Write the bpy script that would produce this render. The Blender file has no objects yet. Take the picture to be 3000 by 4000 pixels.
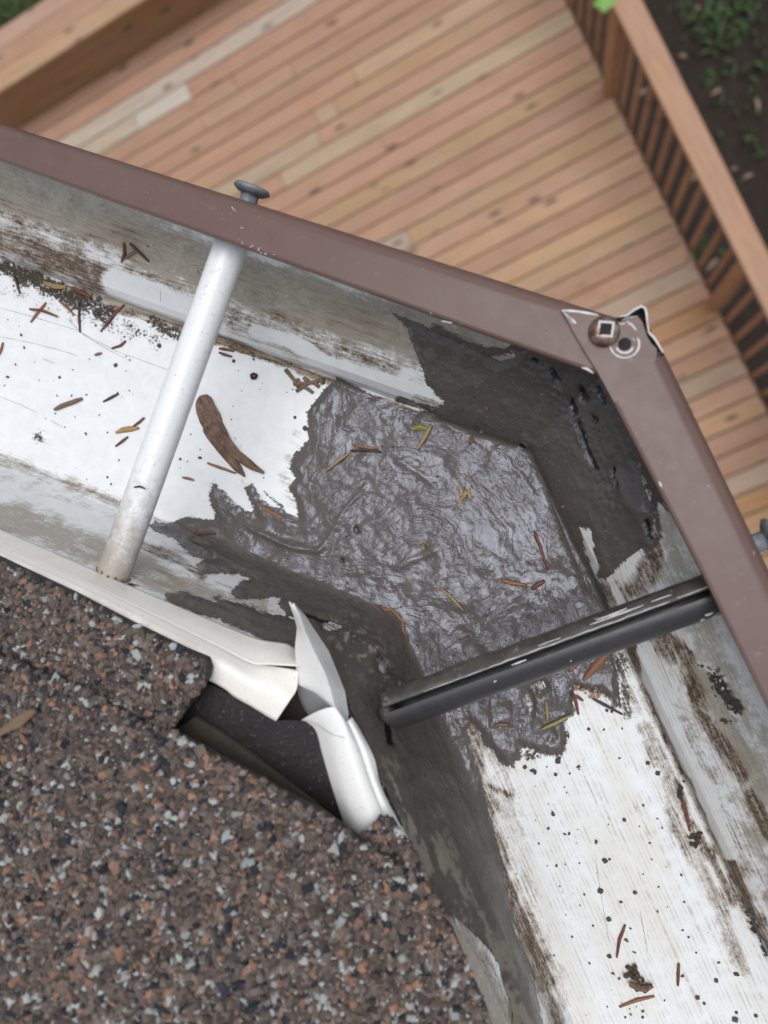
import bpy, math, random
import numpy as np
from mathutils import Vector, Matrix, Euler
random.seed(5); rng = np.random.default_rng(5)
S = bpy.context.scene
# ------------------------------------------------------------------ camera
F = 3100.0; NAD = (2155, 1990); Z0 = 6.2
_z = -np.array([NAD[0]-1500, 2000-NAD[1], -F]); _z /= np.linalg.norm(_z)
_x = np.array([1., 0, 0]) - _z*_z[0]; _x /= np.linalg.norm(_x); _y = np.cross(_z, _x)
RM = np.array([_x, _y, _z])
cd = bpy.data.cameras.new('camera'); cam = bpy.data.objects.new('camera', cd); S.collection.objects.link(cam)
m4 = Matrix([list(RM[i])+[0] for i in range(3)]+[[0, 0, 0, 1]])
cam.matrix_world = Matrix.Translation((0, 0, Z0)) @ m4
cd.sensor_fit = 'VERTICAL'; cd.sensor_height = 36; cd.sensor_width = 27; cd.lens = 36*F/4000
cd.clip_start = .01; cd.clip_end = 300
cd.dof.use_dof = True; cd.dof.focus_distance = .345; cd.dof.aperture_fstop = cd.lens/3.4
S.camera = cam
S.render.resolution_x = 768; S.render.resolution_y = 1024
# ------------------------------------------------------------------ light
w = bpy.data.worlds.new('World'); S.world = w; w.use_nodes = True
SUN_EL, SUN_AZ = 80, 40
nt = w.node_tree; sky = nt.nodes.new('ShaderNodeTexSky'); sky.sky_type = 'NISHITA'; sky.sun_disc = False
sky.sun_elevation = math.radians(SUN_EL); sky.sun_rotation = math.radians(SUN_AZ); sky.air_density = 1.0; sky.dust_density = 4.0; sky.ozone_density = 1.0
bg = nt.nodes['Background']; bg.inputs[1].default_value = .12
hsv = nt.nodes.new('ShaderNodeHueSaturation'); hsv.inputs['Saturation'].default_value = .32
nt.links.new(sky.outputs[0], hsv.inputs['Color']); nt.links.new(hsv.outputs[0], bg.inputs[0])
sl = bpy.data.lights.new('sun', 'SUN'); sl.energy = 1.45; sl.angle = math.radians(42); sl.color = (.95, .965, 1)
so = bpy.data.objects.new('sun', sl); S.collection.objects.link(so)
az = math.radians(SUN_AZ); el = math.radians(SUN_EL)
so.rotation_euler = Vector((math.sin(az)*math.cos(el), math.cos(az)*math.cos(el), math.sin(el))).to_track_quat('Z', 'Y').to_euler()
S.view_settings.view_transform = 'Standard'; S.view_settings.look = 'None'; S.view_settings.exposure = .17; S.view_settings.gamma = 1
S.render.engine = 'CYCLES'
# ------------------------------------------------------------------ helpers
def ray(px, py): return RM @ np.array([px-1500., 2000.-py, -F])
def P(px, py, d):                       # photo pixel seen at depth d below the camera -> world point
    r = ray(px, py); r = r*(d/-r[2]); return np.array([r[0], r[1], Z0+r[2]])
def proj(W):                            # world points (N,3) -> photo pixels
    c = (W - np.array([0, 0, Z0])) @ RM
    return 1500+F*c[:, 0]/-c[:, 2], 2000-F*c[:, 1]/-c[:, 2]
aL = math.radians(-20.7); uL = np.array([math.cos(aL), math.sin(aL)]); nL = np.array([-uL[1], uL[0]])
aR = math.radians(-65.7); uR = np.array([math.cos(aR), math.sin(aR)]); nR = np.array([-uR[1], uR[0]])
_inv = np.linalg.inv(np.array([nL, nR]))
def corner(oL, oR): return _inv @ np.array([oL, oR])
def LP(o, t, d): q = nL*o+uL*t; return np.array([q[0], q[1], Z0-d])
def RP(o, t, d): q = nR*o+uR*t; return np.array([q[0], q[1], Z0-d])

def hash2(ix, iy, seed):
    h = (ix.astype(np.int64)*374761393 + iy.astype(np.int64)*668265263 + seed*1442695041) & 0xffffffff
    h = ((h ^ (h >> 13))*1274126177) & 0xffffffff; h ^= h >> 16
    return (h & 0xffffff)/float(0xffffff)
def vnoise(x, y, seed=0):
    x0 = np.floor(x); y0 = np.floor(y); fx = x-x0; fy = y-y0; fx = fx*fx*(3-2*fx); fy = fy*fy*(3-2*fy)
    a = hash2(x0, y0, seed); b = hash2(x0+1, y0, seed); c = hash2(x0, y0+1, seed); d = hash2(x0+1, y0+1, seed)
    return (a*(1-fx)+b*fx)*(1-fy)+(c*(1-fx)+d*fx)*fy
def fbm(x, y, o=3, seed=0):
    s = 0; a = .5; t = 0
    for i in range(o): s = s+a*vnoise(x*2**i, y*2**i, seed+i*17); t += a; a *= .5
    return s/t
def sdf(px, py, poly):                  # signed distance, positive inside
    poly = np.array(poly, float); d = np.full(px.shape, 1e9); ins = np.zeros(px.shape, bool); n = len(poly)
    for i in range(n):
        a = poly[i]; b = poly[(i+1) % n]; e = b-a; L = max(e@e, 1e-9)
        t = np.clip(((px-a[0])*e[0]+(py-a[1])*e[1])/L, 0, 1)
        d = np.minimum(d, (px-a[0]-t*e[0])**2+(py-a[1]-t*e[1])**2)
        if a[1] != b[1]:
            c = (a[1] > py) != (b[1] > py); xx = (b[0]-a[0])*(py-a[1])/(b[1]-a[1])+a[0]; ins ^= c & (px < xx)
    d = np.sqrt(d); return np.where(ins, d, -d)
def pdist(px, py, line):
    line = np.array(line, float); d = np.full(px.shape, 1e9)
    if len(line) == 1: return np.hypot(px-line[0][0], py-line[0][1])
    for a, b in zip(line[:-1], line[1:]):
        e = b-a; L = max(e@e, 1e-9); t = np.clip(((px-a[0])*e[0]+(py-a[1])*e[1])/L, 0, 1)
        d = np.minimum(d, (px-a[0]-t*e[0])**2+(py-a[1]-t*e[1])**2)
    return np.sqrt(d)

def tag(o, label=None, cat=None, group=None, kind=None):
    if label: o['label'] = label
    if cat: o['category'] = cat
    if group: o['group'] = group
    if kind: o['kind'] = kind
    return o
def thing(name, loc, label, cat, group=None):
    o = bpy.data.objects.new(name, None); o.location = tuple(float(v) for v in loc); o.empty_display_size = .01
    S.collection.objects.link(o); ORG[o.name] = np.array(o.location); return tag(o, label, cat, group)
ORG = {}
def mk(name, V, Fc, mat, parent=None, org=None, smooth=True, uv=None, cols=None, mi=None):
    """world-space vertices -> one mesh object; parent's origin or org becomes the local origin"""
    V = np.asarray(V, float).reshape(-1, 3)
    if parent is not None: org = ORG[parent.name]
    if org is None: org = V.mean(0)
    org = np.asarray(org, float)
    me = bpy.data.meshes.new(name); me.from_pydata((V-org).tolist(), [], [tuple(int(i) for i in f) for f in Fc])
    for m in (mat if isinstance(mat, (list, tuple)) else [mat]): me.materials.append(m)
    if mi is not None: me.polygons.foreach_set('material_index', np.asarray(mi, dtype=np.int32))
    if smooth: me.polygons.foreach_set('use_smooth', [True]*len(me.polygons))
    if uv is not None:
        li = np.empty(len(me.loops), dtype=np.int32); me.loops.foreach_get('vertex_index', li)
        l = me.uv_layers.new(name='UVMap'); l.data.foreach_set('uv', np.asarray(uv, float)[li].ravel())
    if cols:
        for k, c in cols.items():
            a = me.color_attributes.new(k, 'FLOAT_COLOR', 'POINT'); c = np.asarray(c, float)
            if c.shape[1] == 3: c = np.hstack([c, np.ones((len(c), 1))])
            a.data.foreach_set('color', c.ravel())
    me.update()
    o = bpy.data.objects.new(name, me); S.collection.objects.link(o)
    if parent is not None: o.parent = parent; ORG[o.name] = org
    else: o.location = tuple(org); ORG[o.name] = org
    return o
def sub(name, V, Fc, mat, part, **k):   # child of a part (part sits at its thing's origin)
    o = mk(name, V, Fc, mat, parent=part, **k); return o
class MB:
    def __init__(s): s.v = []; s.f = []; s.m = []; s.c = []
    def add(s, V, Fc, m=0, c=None):
        n = len(s.v); V = [tuple(float(q) for q in v) for v in V]; s.v += V; s.f += [tuple(i+n for i in f) for f in Fc]; s.m += [m]*len(Fc)
        s.c += [c if c is not None else (1, 1, 1)]*len(V); return s
    def prism(s, top, down, m=0, c=None):   # top: list of 3D pts (any planar-ish), down: vector to bottom
        n = len(top); V = [np.array(p) for p in top]+[np.array(p)+np.array(down) for p in top]
        Fc = [tuple(range(n)), tuple(range(2*n-1, n-1, -1))]+[((i+1) % n, i, n+i, n+(i+1) % n) for i in range(n)]
        return s.add(V, Fc, m, c)
    def box(s, c, ax, ay, az, m=0, col=None):   # centre and half-axis vectors
        c, ax, ay, az = map(np.array, (c, ax, ay, az))
        return s.prism([c-ax-ay+az, c+ax-ay+az, c+ax+ay+az, c-ax+ay+az], -2*az, m, col)
    def tube(s, pts, rad, n=8, m=0, caps=True, c=None, jit=0):
        pts = [np.array(p, float) for p in pts]; rad = rad if hasattr(rad, '__len__') else [rad]*len(pts)
        V = []; T0 = pts[1]-pts[0]; ref = np.array([0, 0, 1.]) if abs(T0[2]) < .9*np.linalg.norm(T0) else np.array([1., 0, 0])
        for i, p in enumerate(pts):
            T = pts[min(i+1, len(pts)-1)]-pts[max(i-1, 0)]; T = T/np.linalg.norm(T)
            a = np.cross(T, ref); a /= np.linalg.norm(a); b = np.cross(a, T)
            for k in range(n):
                t = 2*math.pi*k/n; r = rad[i]*(1+jit*(random.random()-.5)); V.append(p+(a*math.cos(t)+b*math.sin(t))*r)
        Fc = [(i*n+k, i*n+(k+1) % n, (i+1)*n+(k+1) % n, (i+1)*n+k) for i in range(len(pts)-1) for k in range(n)]
        if caps: Fc += [tuple(range(n-1, -1, -1)), tuple((len(pts)-1)*n+k for k in range(n))]
        return s.add(V, Fc, m, c)
    def lathe(s, base, axis, prof, n=24, m=0, jit=0):   # prof: (r, h)
        axis = np.array(axis, float); axis /= np.linalg.norm(axis); ref = np.array([1., 0, 0]) if abs(axis[0]) < .8 else np.array([0, 1., 0])
        a = np.cross(axis, ref); a /= np.linalg.norm(a); b = np.cross(axis, a); V = []
        ph = [1+jit*(random.random()-.5) for _ in range(n)]
        for r, h in prof:
            for k in range(n):
                t = 2*math.pi*k/n; V.append(np.array(base)+axis*h*(1+jit*.3*(ph[k]-1))+(a*math.cos(t)+b*math.sin(t))*r*ph[k])
        Fc = [(i*n+k, i*n+(k+1) % n, (i+1)*n+(k+1) % n, (i+1)*n+k) for i in range(len(prof)-1) for k in range(n)]
        Fc += [tuple(range(n-1, -1, -1)), tuple((len(prof)-1)*n+k for k in range(n))]
        return s.add(V, Fc, m)
    def out(s, name, mat, parent=None, org=None, smooth=False, col=False):
        return mk(name, s.v, s.f, mat, parent, org, smooth, mi=s.m, cols={'tint': s.c} if col else None)
def grid_faces(a, b, flip=False):
    i = np.arange(a-1)[:, None]*b+np.arange(b-1)[None]; q = np.stack([i, i+1, i+b+1, i+b], -1).reshape(-1, 4)
    return q[:, ::-1] if flip else q

# ------------------------------------------------------------------ materials
class N:
    def __init__(s, name, rough=.6, col=(.5, .5, .5), metal=0, spec=.5):
        s.m = bpy.data.materials.new(name); s.m.use_nodes = True; s.t = s.m.node_tree; s.b = s.t.nodes['Principled BSDF']
        s.b.inputs['Roughness'].default_value = rough; s.b.inputs['Base Color'].default_value = (*col, 1)
        s.b.inputs['Metallic'].default_value = metal; s.b.inputs['Specular IOR Level'].default_value = spec
    def n(s, typ, ins={}, **props):
        x = s.t.nodes.new('ShaderNode'+typ)
        for k, v in props.items(): setattr(x, k, v)
        for k, v in ins.items():
            if hasattr(v, 'is_output') or isinstance(v, bpy.types.NodeSocket): s.t.links.new(v, x.inputs[k])
            else: x.inputs[k].default_value = v
        return x
    def L(s, a, b): s.t.links.new(a, b)
    def coord(s, which='Object', scale=(1, 1, 1), rot=(0, 0, 0)):
        tc = s.n('TexCoord'); mp = s.n('Mapping', {'Vector': tc.outputs[which], 'Scale': scale, 'Rotation': rot}); return mp.outputs[0]
    def noise(s, vec, scale, detail=4, rough=.6, dist=0):
        return s.n('TexNoise', {'Vector': vec, 'Scale': scale, 'Detail': detail, 'Roughness': rough, 'Distortion': dist}).outputs['Fac']
    def ramp(s, fac, stops, interp='LINEAR'):
        r = s.n('ValToRGB', {'Fac': fac}); e = r.color_ramp; e.interpolation = interp
        while len(e.elements) < len(stops): e.elements.new(.5)
        for el_, (p, c) in zip(e.elements, stops): el_.position = p; el_.color = (c, c, c, 1) if not hasattr(c, '__len__') else (*c, 1)
        return r.outputs[0]
    def math(s, op, a, b=0., c=None, clamp=False):
        ins = {0: a, 1: b}
        if c is not None: ins[2] = c
        x = s.n('Math', ins, operation=op, use_clamp=clamp); return x.outputs[0]
    def mix(s, fac, a, b, blend='MIX'):
        x = s.n('Mix', data_type='RGBA', blend_type=blend)
        for i, v in ((0, fac), (6, a), (7, b)):
            if isinstance(v, bpy.types.NodeSocket): s.L(v, x.inputs[i])
            else: x.inputs[i].default_value = v if i == 0 else (*v, 1)
        return x.outputs[2]
    def bump(s, h, strength=.3, dist=.001, prev=None):
        ins = {'Height': h, 'Strength': strength, 'Distance': dist}
        if prev is not None: ins['Normal'] = prev
        x = s.n('Bump', ins); return x.outputs[0]
    def fin(s, col=None, rough=None, normal=None):
        if col is not None: s.L(col, s.b.inputs['Base Color'])
        if rough is not None: s.L(rough, s.b.inputs['Roughness'])
        if normal is not None: s.L(normal, s.b.inputs['Normal'])
        return s.m

def mat_trough():
    m = N('trough_enamel', .35)
    at = m.n('Attribute', attribute_name='stain').outputs['Color']; sp = m.n('SeparateColor', {'Color': at})
    uvl = m.coord('UV', (28, 520, 1)); uvf = m.coord('UV', (120, 1500, 1)); o = m.coord('Object')
    streak = m.noise(uvl, 1, 4, .65); fine = m.noise(uvf, 1, 3, .7); blot = m.noise(o, 130, 6, .7); speck = m.noise(o, 620, 3, .75)
    def cst(v, lo, hi): return m.ramp(v, [(lo, 0), (hi, 1)])
    S1, F1, B1, K1 = cst(streak, .34, .66), cst(fine, .33, .67), cst(blot, .36, .64), cst(speck, .34, .66)
    def mask(ch, a, b, c, d, gain):
        t = m.math('MULTIPLY', S1, a); t = m.math('MULTIPLY_ADD', F1, b, t); t = m.math('MULTIPLY_ADD', B1, c, t); t = m.math('MULTIPLY_ADD', K1, d, t)
        t = m.math('MULTIPLY_ADD', t, .92, .04); t = m.math('ADD', t, sp.outputs[ch]); return m.math('MULTIPLY', m.math('SUBTRACT', t, 1.), gain, clamp=True)
    brown = mask(0, .32, .28, .2, .2, 2.3); grime = mask(1, .15, .2, .4, .25, 2.8); black = mask(2, .0, .1, .35, .55, 6.)
    film = m.math('MULTIPLY', S1, .3); film = m.math('MULTIPLY_ADD', F1, .25, film); film = m.math('MULTIPLY_ADD', K1, .3, film); film = m.math('MULTIPLY_ADD', B1, .15, film)
    film = m.math('MULTIPLY', m.math('SUBTRACT', m.math('ADD', film, m.n('Attribute', attribute_name='stain').outputs['Alpha']), 1.), 5., clamp=True)
    wv = m.n('TexWave', {'Vector': m.coord('UV', (2.2, 150, 1)), 'Scale': 1., 'Distortion': 7., 'Detail': 3., 'Detail Scale': 1.6}, wave_type='BANDS', bands_direction='Y').outputs['Fac']
    isR = m.ramp(m.math('MULTIPLY', m.n('SeparateXYZ', {0: m.n('TexCoord').outputs['UV']}).outputs[0], .2), [(.35, 0), (.45, 1)])
    white = m.mix(m.ramp(blot, [(.35, 0), (.7, 1)]), (.74, .765, .79), (.66, .685, .69))
    warm = m.ramp(m.noise(m.coord('UV', (9, 60, 1)), 1, 4), [(.40, 0), (.62, 1)])
    white = m.mix(m.math('MULTIPLY', warm, m.math('MULTIPLY_ADD', isR, .45, .15)), white, (.62, .60, .54))
    lines = m.ramp(fine, [(.54, 0), (.72, .8)])
    white = m.mix(m.math('MULTIPLY', m.math('MULTIPLY', lines, m.math('MULTIPLY_ADD', isR, .45, .22)), m.ramp(streak, [(.42, .0), (.60, 1)])), white, (.47, .415, .34))
    white = m.mix(m.math('MULTIPLY', m.math('MULTIPLY', m.ramp(wv, [(.80, 0), (.97, .6)]), isR), m.ramp(blot, [(.42, 0), (.6, 1)])), white, (.40, .35, .275))
    sk = m.ramp(m.noise(o, 1400, 2, .6), [(.68, 0), (.74, .75)]); white = m.mix(sk, white, (.22, .20, .17))
    gc = m.mix(m.math('MULTIPLY_ADD', B1, .5, m.math('MULTIPLY', K1, .5)), (.215, .192, .152), (.47, .44, .375))
    col = m.mix(grime, white, gc)
    bc = m.mix(m.math('MULTIPLY', brown, m.math('MULTIPLY_ADD', B1, .3, m.math('MULTIPLY_ADD', F1, .3, m.math('MULTIPLY_ADD', K1, .3, .25))), clamp=True), (.33, .245, .17), (.040, .023, .013))
    col = m.mix(m.math('POWER', brown, .8), col, bc)
    col = m.mix(film, col, (.085, .076, .065))
    col = m.mix(black, col, m.mix(B1, (.018, .016, .014), (.07, .055, .04)))
    r = m.math('MULTIPLY_ADD', brown, .35, m.math('MULTIPLY_ADD', grime, .25, m.math('MULTIPLY_ADD', black, .5, .3)))
    h = m.math('MULTIPLY_ADD', fine, .4, m.math('ADD', brown, black))
    return m.fin(col, r, m.bump(h, .35, .0002))
def mat_sealant():
    m = N('roof_cement', .30, spec=.34); m.b.inputs['Coat Weight'].default_value = 1; m.b.inputs['Coat IOR'].default_value = 1.28; m.b.inputs['Coat Roughness'].default_value = .04; m.b.inputs['Specular Tint'].default_value = (.74, .79, 1, 1); m.b.inputs['Coat Tint'].default_value = (.97, .97, 1, 1)
    o = m.coord('Object'); at = m.n('Attribute', attribute_name='flow').outputs['Color']; sp = m.n('SeparateColor', {'Color': at})
    f4 = m.n('Attribute', attribute_name='dir'); fs = m.n('SeparateColor', {'Color': f4.outputs['Color']}); ws = [fs.outputs[0], fs.outputs[1], fs.outputs[2], f4.outputs['Alpha']]
    wrp = m.n('TexNoise', {'Vector': o, 'Scale': 60., 'Detail': 2.}).outputs['Color']
    ow = m.n('VectorMath', {0: m.n('VectorMath', {0: wrp, 1: (-.5, -.5, -.5)}, operation='ADD').outputs[0], 1: (.012, .012, .012)}, operation='MULTIPLY').outputs[0]
    ow = m.n('VectorMath', {0: o, 1: ow}, operation='ADD').outputs[0]
    n1 = None
    for k, wk in enumerate(ws):
        rv = m.n('VectorRotate', {'Vector': ow, 'Angle': -math.pi*k/4}, rotation_type='Z_AXIS').outputs[0]
        a1 = m.noise(m.n('Mapping', {'Vector': rv, 'Scale': (70, 420, 200)}).outputs[0], 1, 3, .55, .7)
        n1 = m.math('MULTIPLY', a1, wk) if n1 is None else m.math('MULTIPLY_ADD', a1, wk, n1)
    n2 = m.noise(o, 150, 3, .6, 1.2); n3 = m.noise(o, 800, 3, .6)
    pit = m.n('TexVoronoi', {'Vector': o, 'Scale': 330.}).outputs['Distance']
    pit = m.ramp(pit, [(.05, 0), (.13, 1)])
    gate = m.ramp(m.noise(o, 95, 2), [(.5, 1), (.58, 0)]); pit = m.math('MAXIMUM', pit, gate)
    amp = m.ramp(m.noise(o, 48, 3, .6), [(.40, .25), (.60, 1.2)]); h = m.math('MULTIPLY', amp, m.math('MULTIPLY_ADD', n1, 1.7, m.math('MULTIPLY', n3, .35))); h = m.math('MULTIPLY_ADD', n2, .8, h)
    h = m.math('MULTIPLY_ADD', pit, .35, h)
    col = m.mix(m.noise(o, 210, 5, .7), (.070, .062, .053), (.122, .110, .094))
    col = m.mix(m.ramp(m.noise(o, 640, 3, .7), [(.63, 0), (.70, .85)]), col, (.26, .21, .15))
    col = m.mix(m.math('MAXIMUM', m.math('SUBTRACT', 1., pit), sp.outputs[1]), col, (.008, .008, .008))  # pits and dents near-black: shade of deep hollows put into the colour
    col = m.mix(m.math('MULTIPLY', sp.outputs[2], .85), col, (.36, .32, .25))
    r = m.ramp(m.noise(o, 160, 3), [(.3, .10), (.7, .30)]); dull = m.ramp(m.noise(o, 70, 4), [(.46, 1), (.60, .35)]); dz = sp.outputs[0]; m.L(m.math('MULTIPLY', dull, m.math('SUBTRACT', 1., dz)), m.b.inputs['Coat Weight']); r = m.math('MULTIPLY_ADD', dz, .45, r); m.L(m.math('MULTIPLY_ADD', dz, -.36, .45), m.b.inputs['Specular IOR Level'])
    nb = m.bump(h, 1., .00042); m.L(nb, m.b.inputs['Coat Normal']); return m.fin(col, r, nb)
def mat_paint(name, col, var, rough=.4, scale=60, dirt=0.):
    m = N(name, rough); o = m.coord('Object')
    c = m.mix(m.noise(o, scale, 5, .65), col, var)
    if dirt: c = m.mix(m.math('MULTIPLY', m.ramp(m.noise(o, 900, 3, .8), [(.6, 0), (.72, 1)]), dirt), c, (.22, .18, .13))
    return m.fin(c, m.ramp(m.noise(o, scale*2, 3), [(.3, rough-.06), (.7, rough+.12)]), m.bump(m.noise(o, scale*9, 3), .12, .0002))
def mat_wood(name, base=None, attr=False, rough=.7, s=1.):
    m = N(name, rough, spec=.3); uv = m.coord('UV', (1.2*s, 22*s, 1)) if attr else m.coord('Object', (3, 3, 3))
    g = m.noise(uv, 3., 5, .6, .6); big = m.noise(m.coord('UV', (1.2, 6, 1)) if attr else uv, 1.5, 3)
    if attr:
        c = m.n('Attribute', attribute_name='tint').outputs['Color']
    else:
        c = m.n('RGB'); c.outputs[0].default_value = (*base, 1); c = c.outputs[0]
    col = m.mix(m.ramp(g, [(.3, 0), (.72, .55)]), c, (.16, .11, .09)) if attr else m.mix(m.ramp(g, [(.35, 0), (.75, .35)]), c, (.18, .09, .04))
    col = m.mix(m.ramp(big, [(.35, 0), (.65, .3)]), col, m.mix(.5, c, (.40, .33, .30)))
    if attr:
        k = m.n('TexVoronoi', {'Vector': m.coord('UV', (3.3, 10.1, 1)), 'Scale': 1.}); kd = m.ramp(k.outputs['Distance'], [(.09, 1), (.22, 0)])
        rr = m.ramp(m.n('SeparateColor', {'Color': k.outputs['Color']}).outputs[0], [(.60, 0), (.64, 1)])
        col = m.mix(m.math('MULTIPLY', m.math('MULTIPLY', kd, rr), .8), col, (.035, .03, .03))
        st = m.ramp(m.noise(m.coord('UV', (1.6, 20, 1)), 2.2, 4, .7), [(.58, 0), (.72, .6)]); col = m.mix(st, col, (.09, .085, .09))
    return m.fin(col, None, m.bump(g, .2, .002))
M = {}
M['trough'] = mat_trough(); M['seal'] = mat_sealant()
def mat_lip():
    m = N('brown_enamel', .36, spec=.25); o = m.coord('Object')
    c = m.mix(m.noise(o, 45, 5, .65), (.108, .066, .056), (.148, .096, .083))
    c = m.mix(m.ramp(m.noise(o, 260, 4, .8), [(.62, 0), (.8, .5)]), c, (.32, .25, .19))
    c = m.mix(m.ramp(m.noise(o, 1300, 2, .8), [(.72, 0), (.78, .8)]), c, (.42, .35, .32))
    return m.fin(c, m.ramp(m.noise(o, 90, 4, .7), [(.3, .26), (.7, .42)]), m.bump(m.noise(o, 500, 4), .10, .0002))
M['lip'] = mat_lip()
M['chip'] = mat_paint('bare_white_metal', (.66, .67, .68), (.40, .37, .36), .45, 500)
M['white'] = mat_paint('white_enamel', (.80, .80, .79), (.70, .70, .67), .30, 60, .5)
def mat_tube():
    m = N('white_tube_enamel', .35); o = m.coord('Object'); d = m.n('VectorMath', {0: o, 1: (nL[0], nL[1], 0)}, operation='DOT_PRODUCT').outputs['Value']
    c = m.mix(m.noise(o, 110, 5, .65), (.76, .785, .81), (.68, .69, .69))
    low = m.ramp(m.math('MULTIPLY_ADD', d, -14., m.math('MULTIPLY', m.noise(o, 150, 5, .8), .9)), [(1.0, 0), (1.0, 0)]) if False else m.math('MULTIPLY', m.math('SUBTRACT', m.math('MULTIPLY_ADD', d, -11., m.noise(o, 170, 5, .8)), .86), 2.4, clamp=True)
    c = m.mix(m.math('MULTIPLY', low, .85), c, (.30, .25, .19)); sp = m.ramp(m.noise(o, 700, 3, .8), [(.62, 0), (.70, .7)]); c = m.mix(sp, c, (.25, .21, .17))
    sc = m.ramp(m.noise(m.coord('Object', (90, 500, 500), ), 1, 3, .7), [(.62, 0), (.7, .5)]); c = m.mix(sc, c, (.42, .40, .38)); return m.fin(c, None, m.bump(m.noise(o, 240, 4), .35, .0004))
M['tube'] = mat_tube()
M['cream'] = mat_paint('drip_white', (.84, .82, .77), (.74, .71, .64), .33, 70, .5)
M['black'] = mat_paint('dark_brown_enamel', (.020, .019, .021), (.038, .036, .038), .33, 120, .3)
M['hole'] = mat_paint('cavity_shade', (.006, .006, .006), (.01, .01, .01), .8)  # near-black colour standing in for shade inside gap, hole and socket
M['zinc'] = mat_paint('galvanised', (.05, .065, .085), (.26, .28, .30), .45, 420)
M['rust'] = None
def mat_screw():
    m = N('rusty_screw', .4, metal=.6); o = m.coord('Object', (1, 1, 1))
    c = m.mix(m.ramp(m.noise(o, 230, 4), [(.36, 0), (.6, 1)]), (.36, .30, .26), (.14, .06, .04)); return m.fin(c, None, m.bump(m.noise(o, 900, 3), .2, .0002))
M['rust'] = mat_screw()
def mat_col(name, a, b, rough=.6, scale=700):
    m = N(name, rough); o = m.coord('Object'); nz = m.noise(o, scale, 4, .7); return m.fin(m.mix(nz, a, b), None, m.bump(nz, .5, .0003))
M['needle_red'] = mat_col('needle_red', (.075, .022, .014), (.20, .065, .036), .5)
M['needle_dark'] = mat_col('needle_dark', (.025, .014, .010), (.09, .045, .03), .5)
M['needle_orange'] = mat_col('needle_orange', (.16, .065, .028), (.30, .135, .062), .5)
M['needle_tan'] = mat_col('needle_tan', (.22, .145, .055), (.36, .26, .12), .55)
M['needle_green'] = mat_col('needle_green', (.20, .19, .06), (.34, .30, .11), .5)
M['twig'] = mat_col('twig_bark', (.06, .035, .022), (.28, .19, .12), .8)
def mat_sam():
    m = N('samara_wing', .55); o = m.coord('Object'); r_ = m.n('VectorRotate', {'Vector': o, 'Angle': math.radians(52)}, rotation_type='Z_AXIS').outputs[0]
    v = m.noise(m.n('Mapping', {'Vector': r_, 'Scale': (160, 1500, 400)}).outputs[0], 1, 3, .7, .5); b_ = m.noise(o, 260, 4, .7)
    c = m.mix(m.ramp(v, [(.38, 0), (.62, 1)]), (.040, .018, .012), (.165, .095, .06)); c = m.mix(m.ramp(b_, [(.45, 0), (.7, .7)]), c, (.25, .16, .10)); return m.fin(c, None, m.bump(v, .9, .0005))
M['samara'] = mat_sam()
M['grit'] = mat_col('granule_dark', (.018, .019, .02), (.11, .105, .095), .75)
M['tanleaf'] = mat_col('dry_leaf', (.22, .13, .07), (.42, .29, .16), .8, 300)
M['greyleaf'] = mat_col('grey_leaf', (.10, .09, .09), (.19, .17, .17), .8, 300)
M['darklump'] = mat_col('rotten_leaf', (.02, .013, .009), (.10, .065, .045), .7, 500)
def mat_gran():
    m = N('roof_granules', .75, spec=.3); return m.fin(m.n('Attribute', attribute_name='tint').outputs['Color'])
M['gran'] = mat_gran()
M['asphalt'] = mat_col('asphalt_mat', (.018, .015, .014), (.06, .05, .045), .8, 900)
def mat_under():
    m = N('underlayment', .55, spec=.3); o = m.coord('Object'); c = m.mix(m.noise(o, 90, 5), (.007, .006, .007), (.024, .020, .021))
    c = m.mix(m.ramp(m.noise(o, 520, 3, .8), [(.60, 0), (.72, .8)]), c, (.14, .13, .13)); return m.fin(c, None, m.bump(m.noise(o, 500, 4), .5, .0006))  # pale flecks are small glints painted into the colour
M['under'] = mat_under()
M['olive'] = mat_col('weathered_edge', (.018, .015, .011), (.085, .070, .050), .9, 350)
M['deck'] = mat_wood('deck_planks', attr=True)
M['rail'] = mat_wood('rail_wood', (.44, .245, .135), s=1)
M['fascia'] = mat_wood('fascia_gap_shade', (.02, .018, .017))  # near-black instead of wood tone: shade of the eaves gap painted in
M['siding'] = mat_paint('siding', (.62, .58, .5), (.55, .5, .43), .6, 3)
# ------------------------------------------------------------------ GUTTER geometry
PROF = np.array([(-.0890, -.0938, .272), (-.0865, -.0912, .285), (-.0765, -.0885, .340), (-.0738, -.0868, .351), (-.0705, -.0840, .3572),
 (-.0670, -.0800, .3580), (.0205, .0022, .3580), (.0222, .0038, .3572), (.0236, .0050, .349), (.0262, .0075, .3432), (.033, .0145, .336),
 (.045, .0275, .325), (.0545, .038, .3145), (.0615, .0465, .301), (.0655, .0515, .287), (.0663, .0525, .274)])
def resample(prof, ds, smooth=0):
    seg = np.sqrt(np.diff(prof[:, 0])**2+np.diff(prof[:, 2])**2); c = np.concatenate([[0], np.cumsum(seg)])
    n = int(c[-1]/ds)+1; t = np.linspace(0, c[-1], n)
    if not smooth: t = np.unique(np.concatenate([t, c]))
    Q = np.stack([np.interp(t, c, prof[:, k]) for k in range(3)], 1)
    if smooth:
        k = int(smooth/ds)*2+1; kern = np.hanning(k+2)[1:-1]; kern /= kern.sum()
        Qp = np.vstack([np.repeat(Q[:1], k//2, 0), Q, np.repeat(Q[-1:], k//2, 0)]); Q2 = np.stack([np.convolve(Qp[:, i], kern, 'valid') for i in range(3)], 1)
        Q = Q2
    return Q, t
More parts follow.
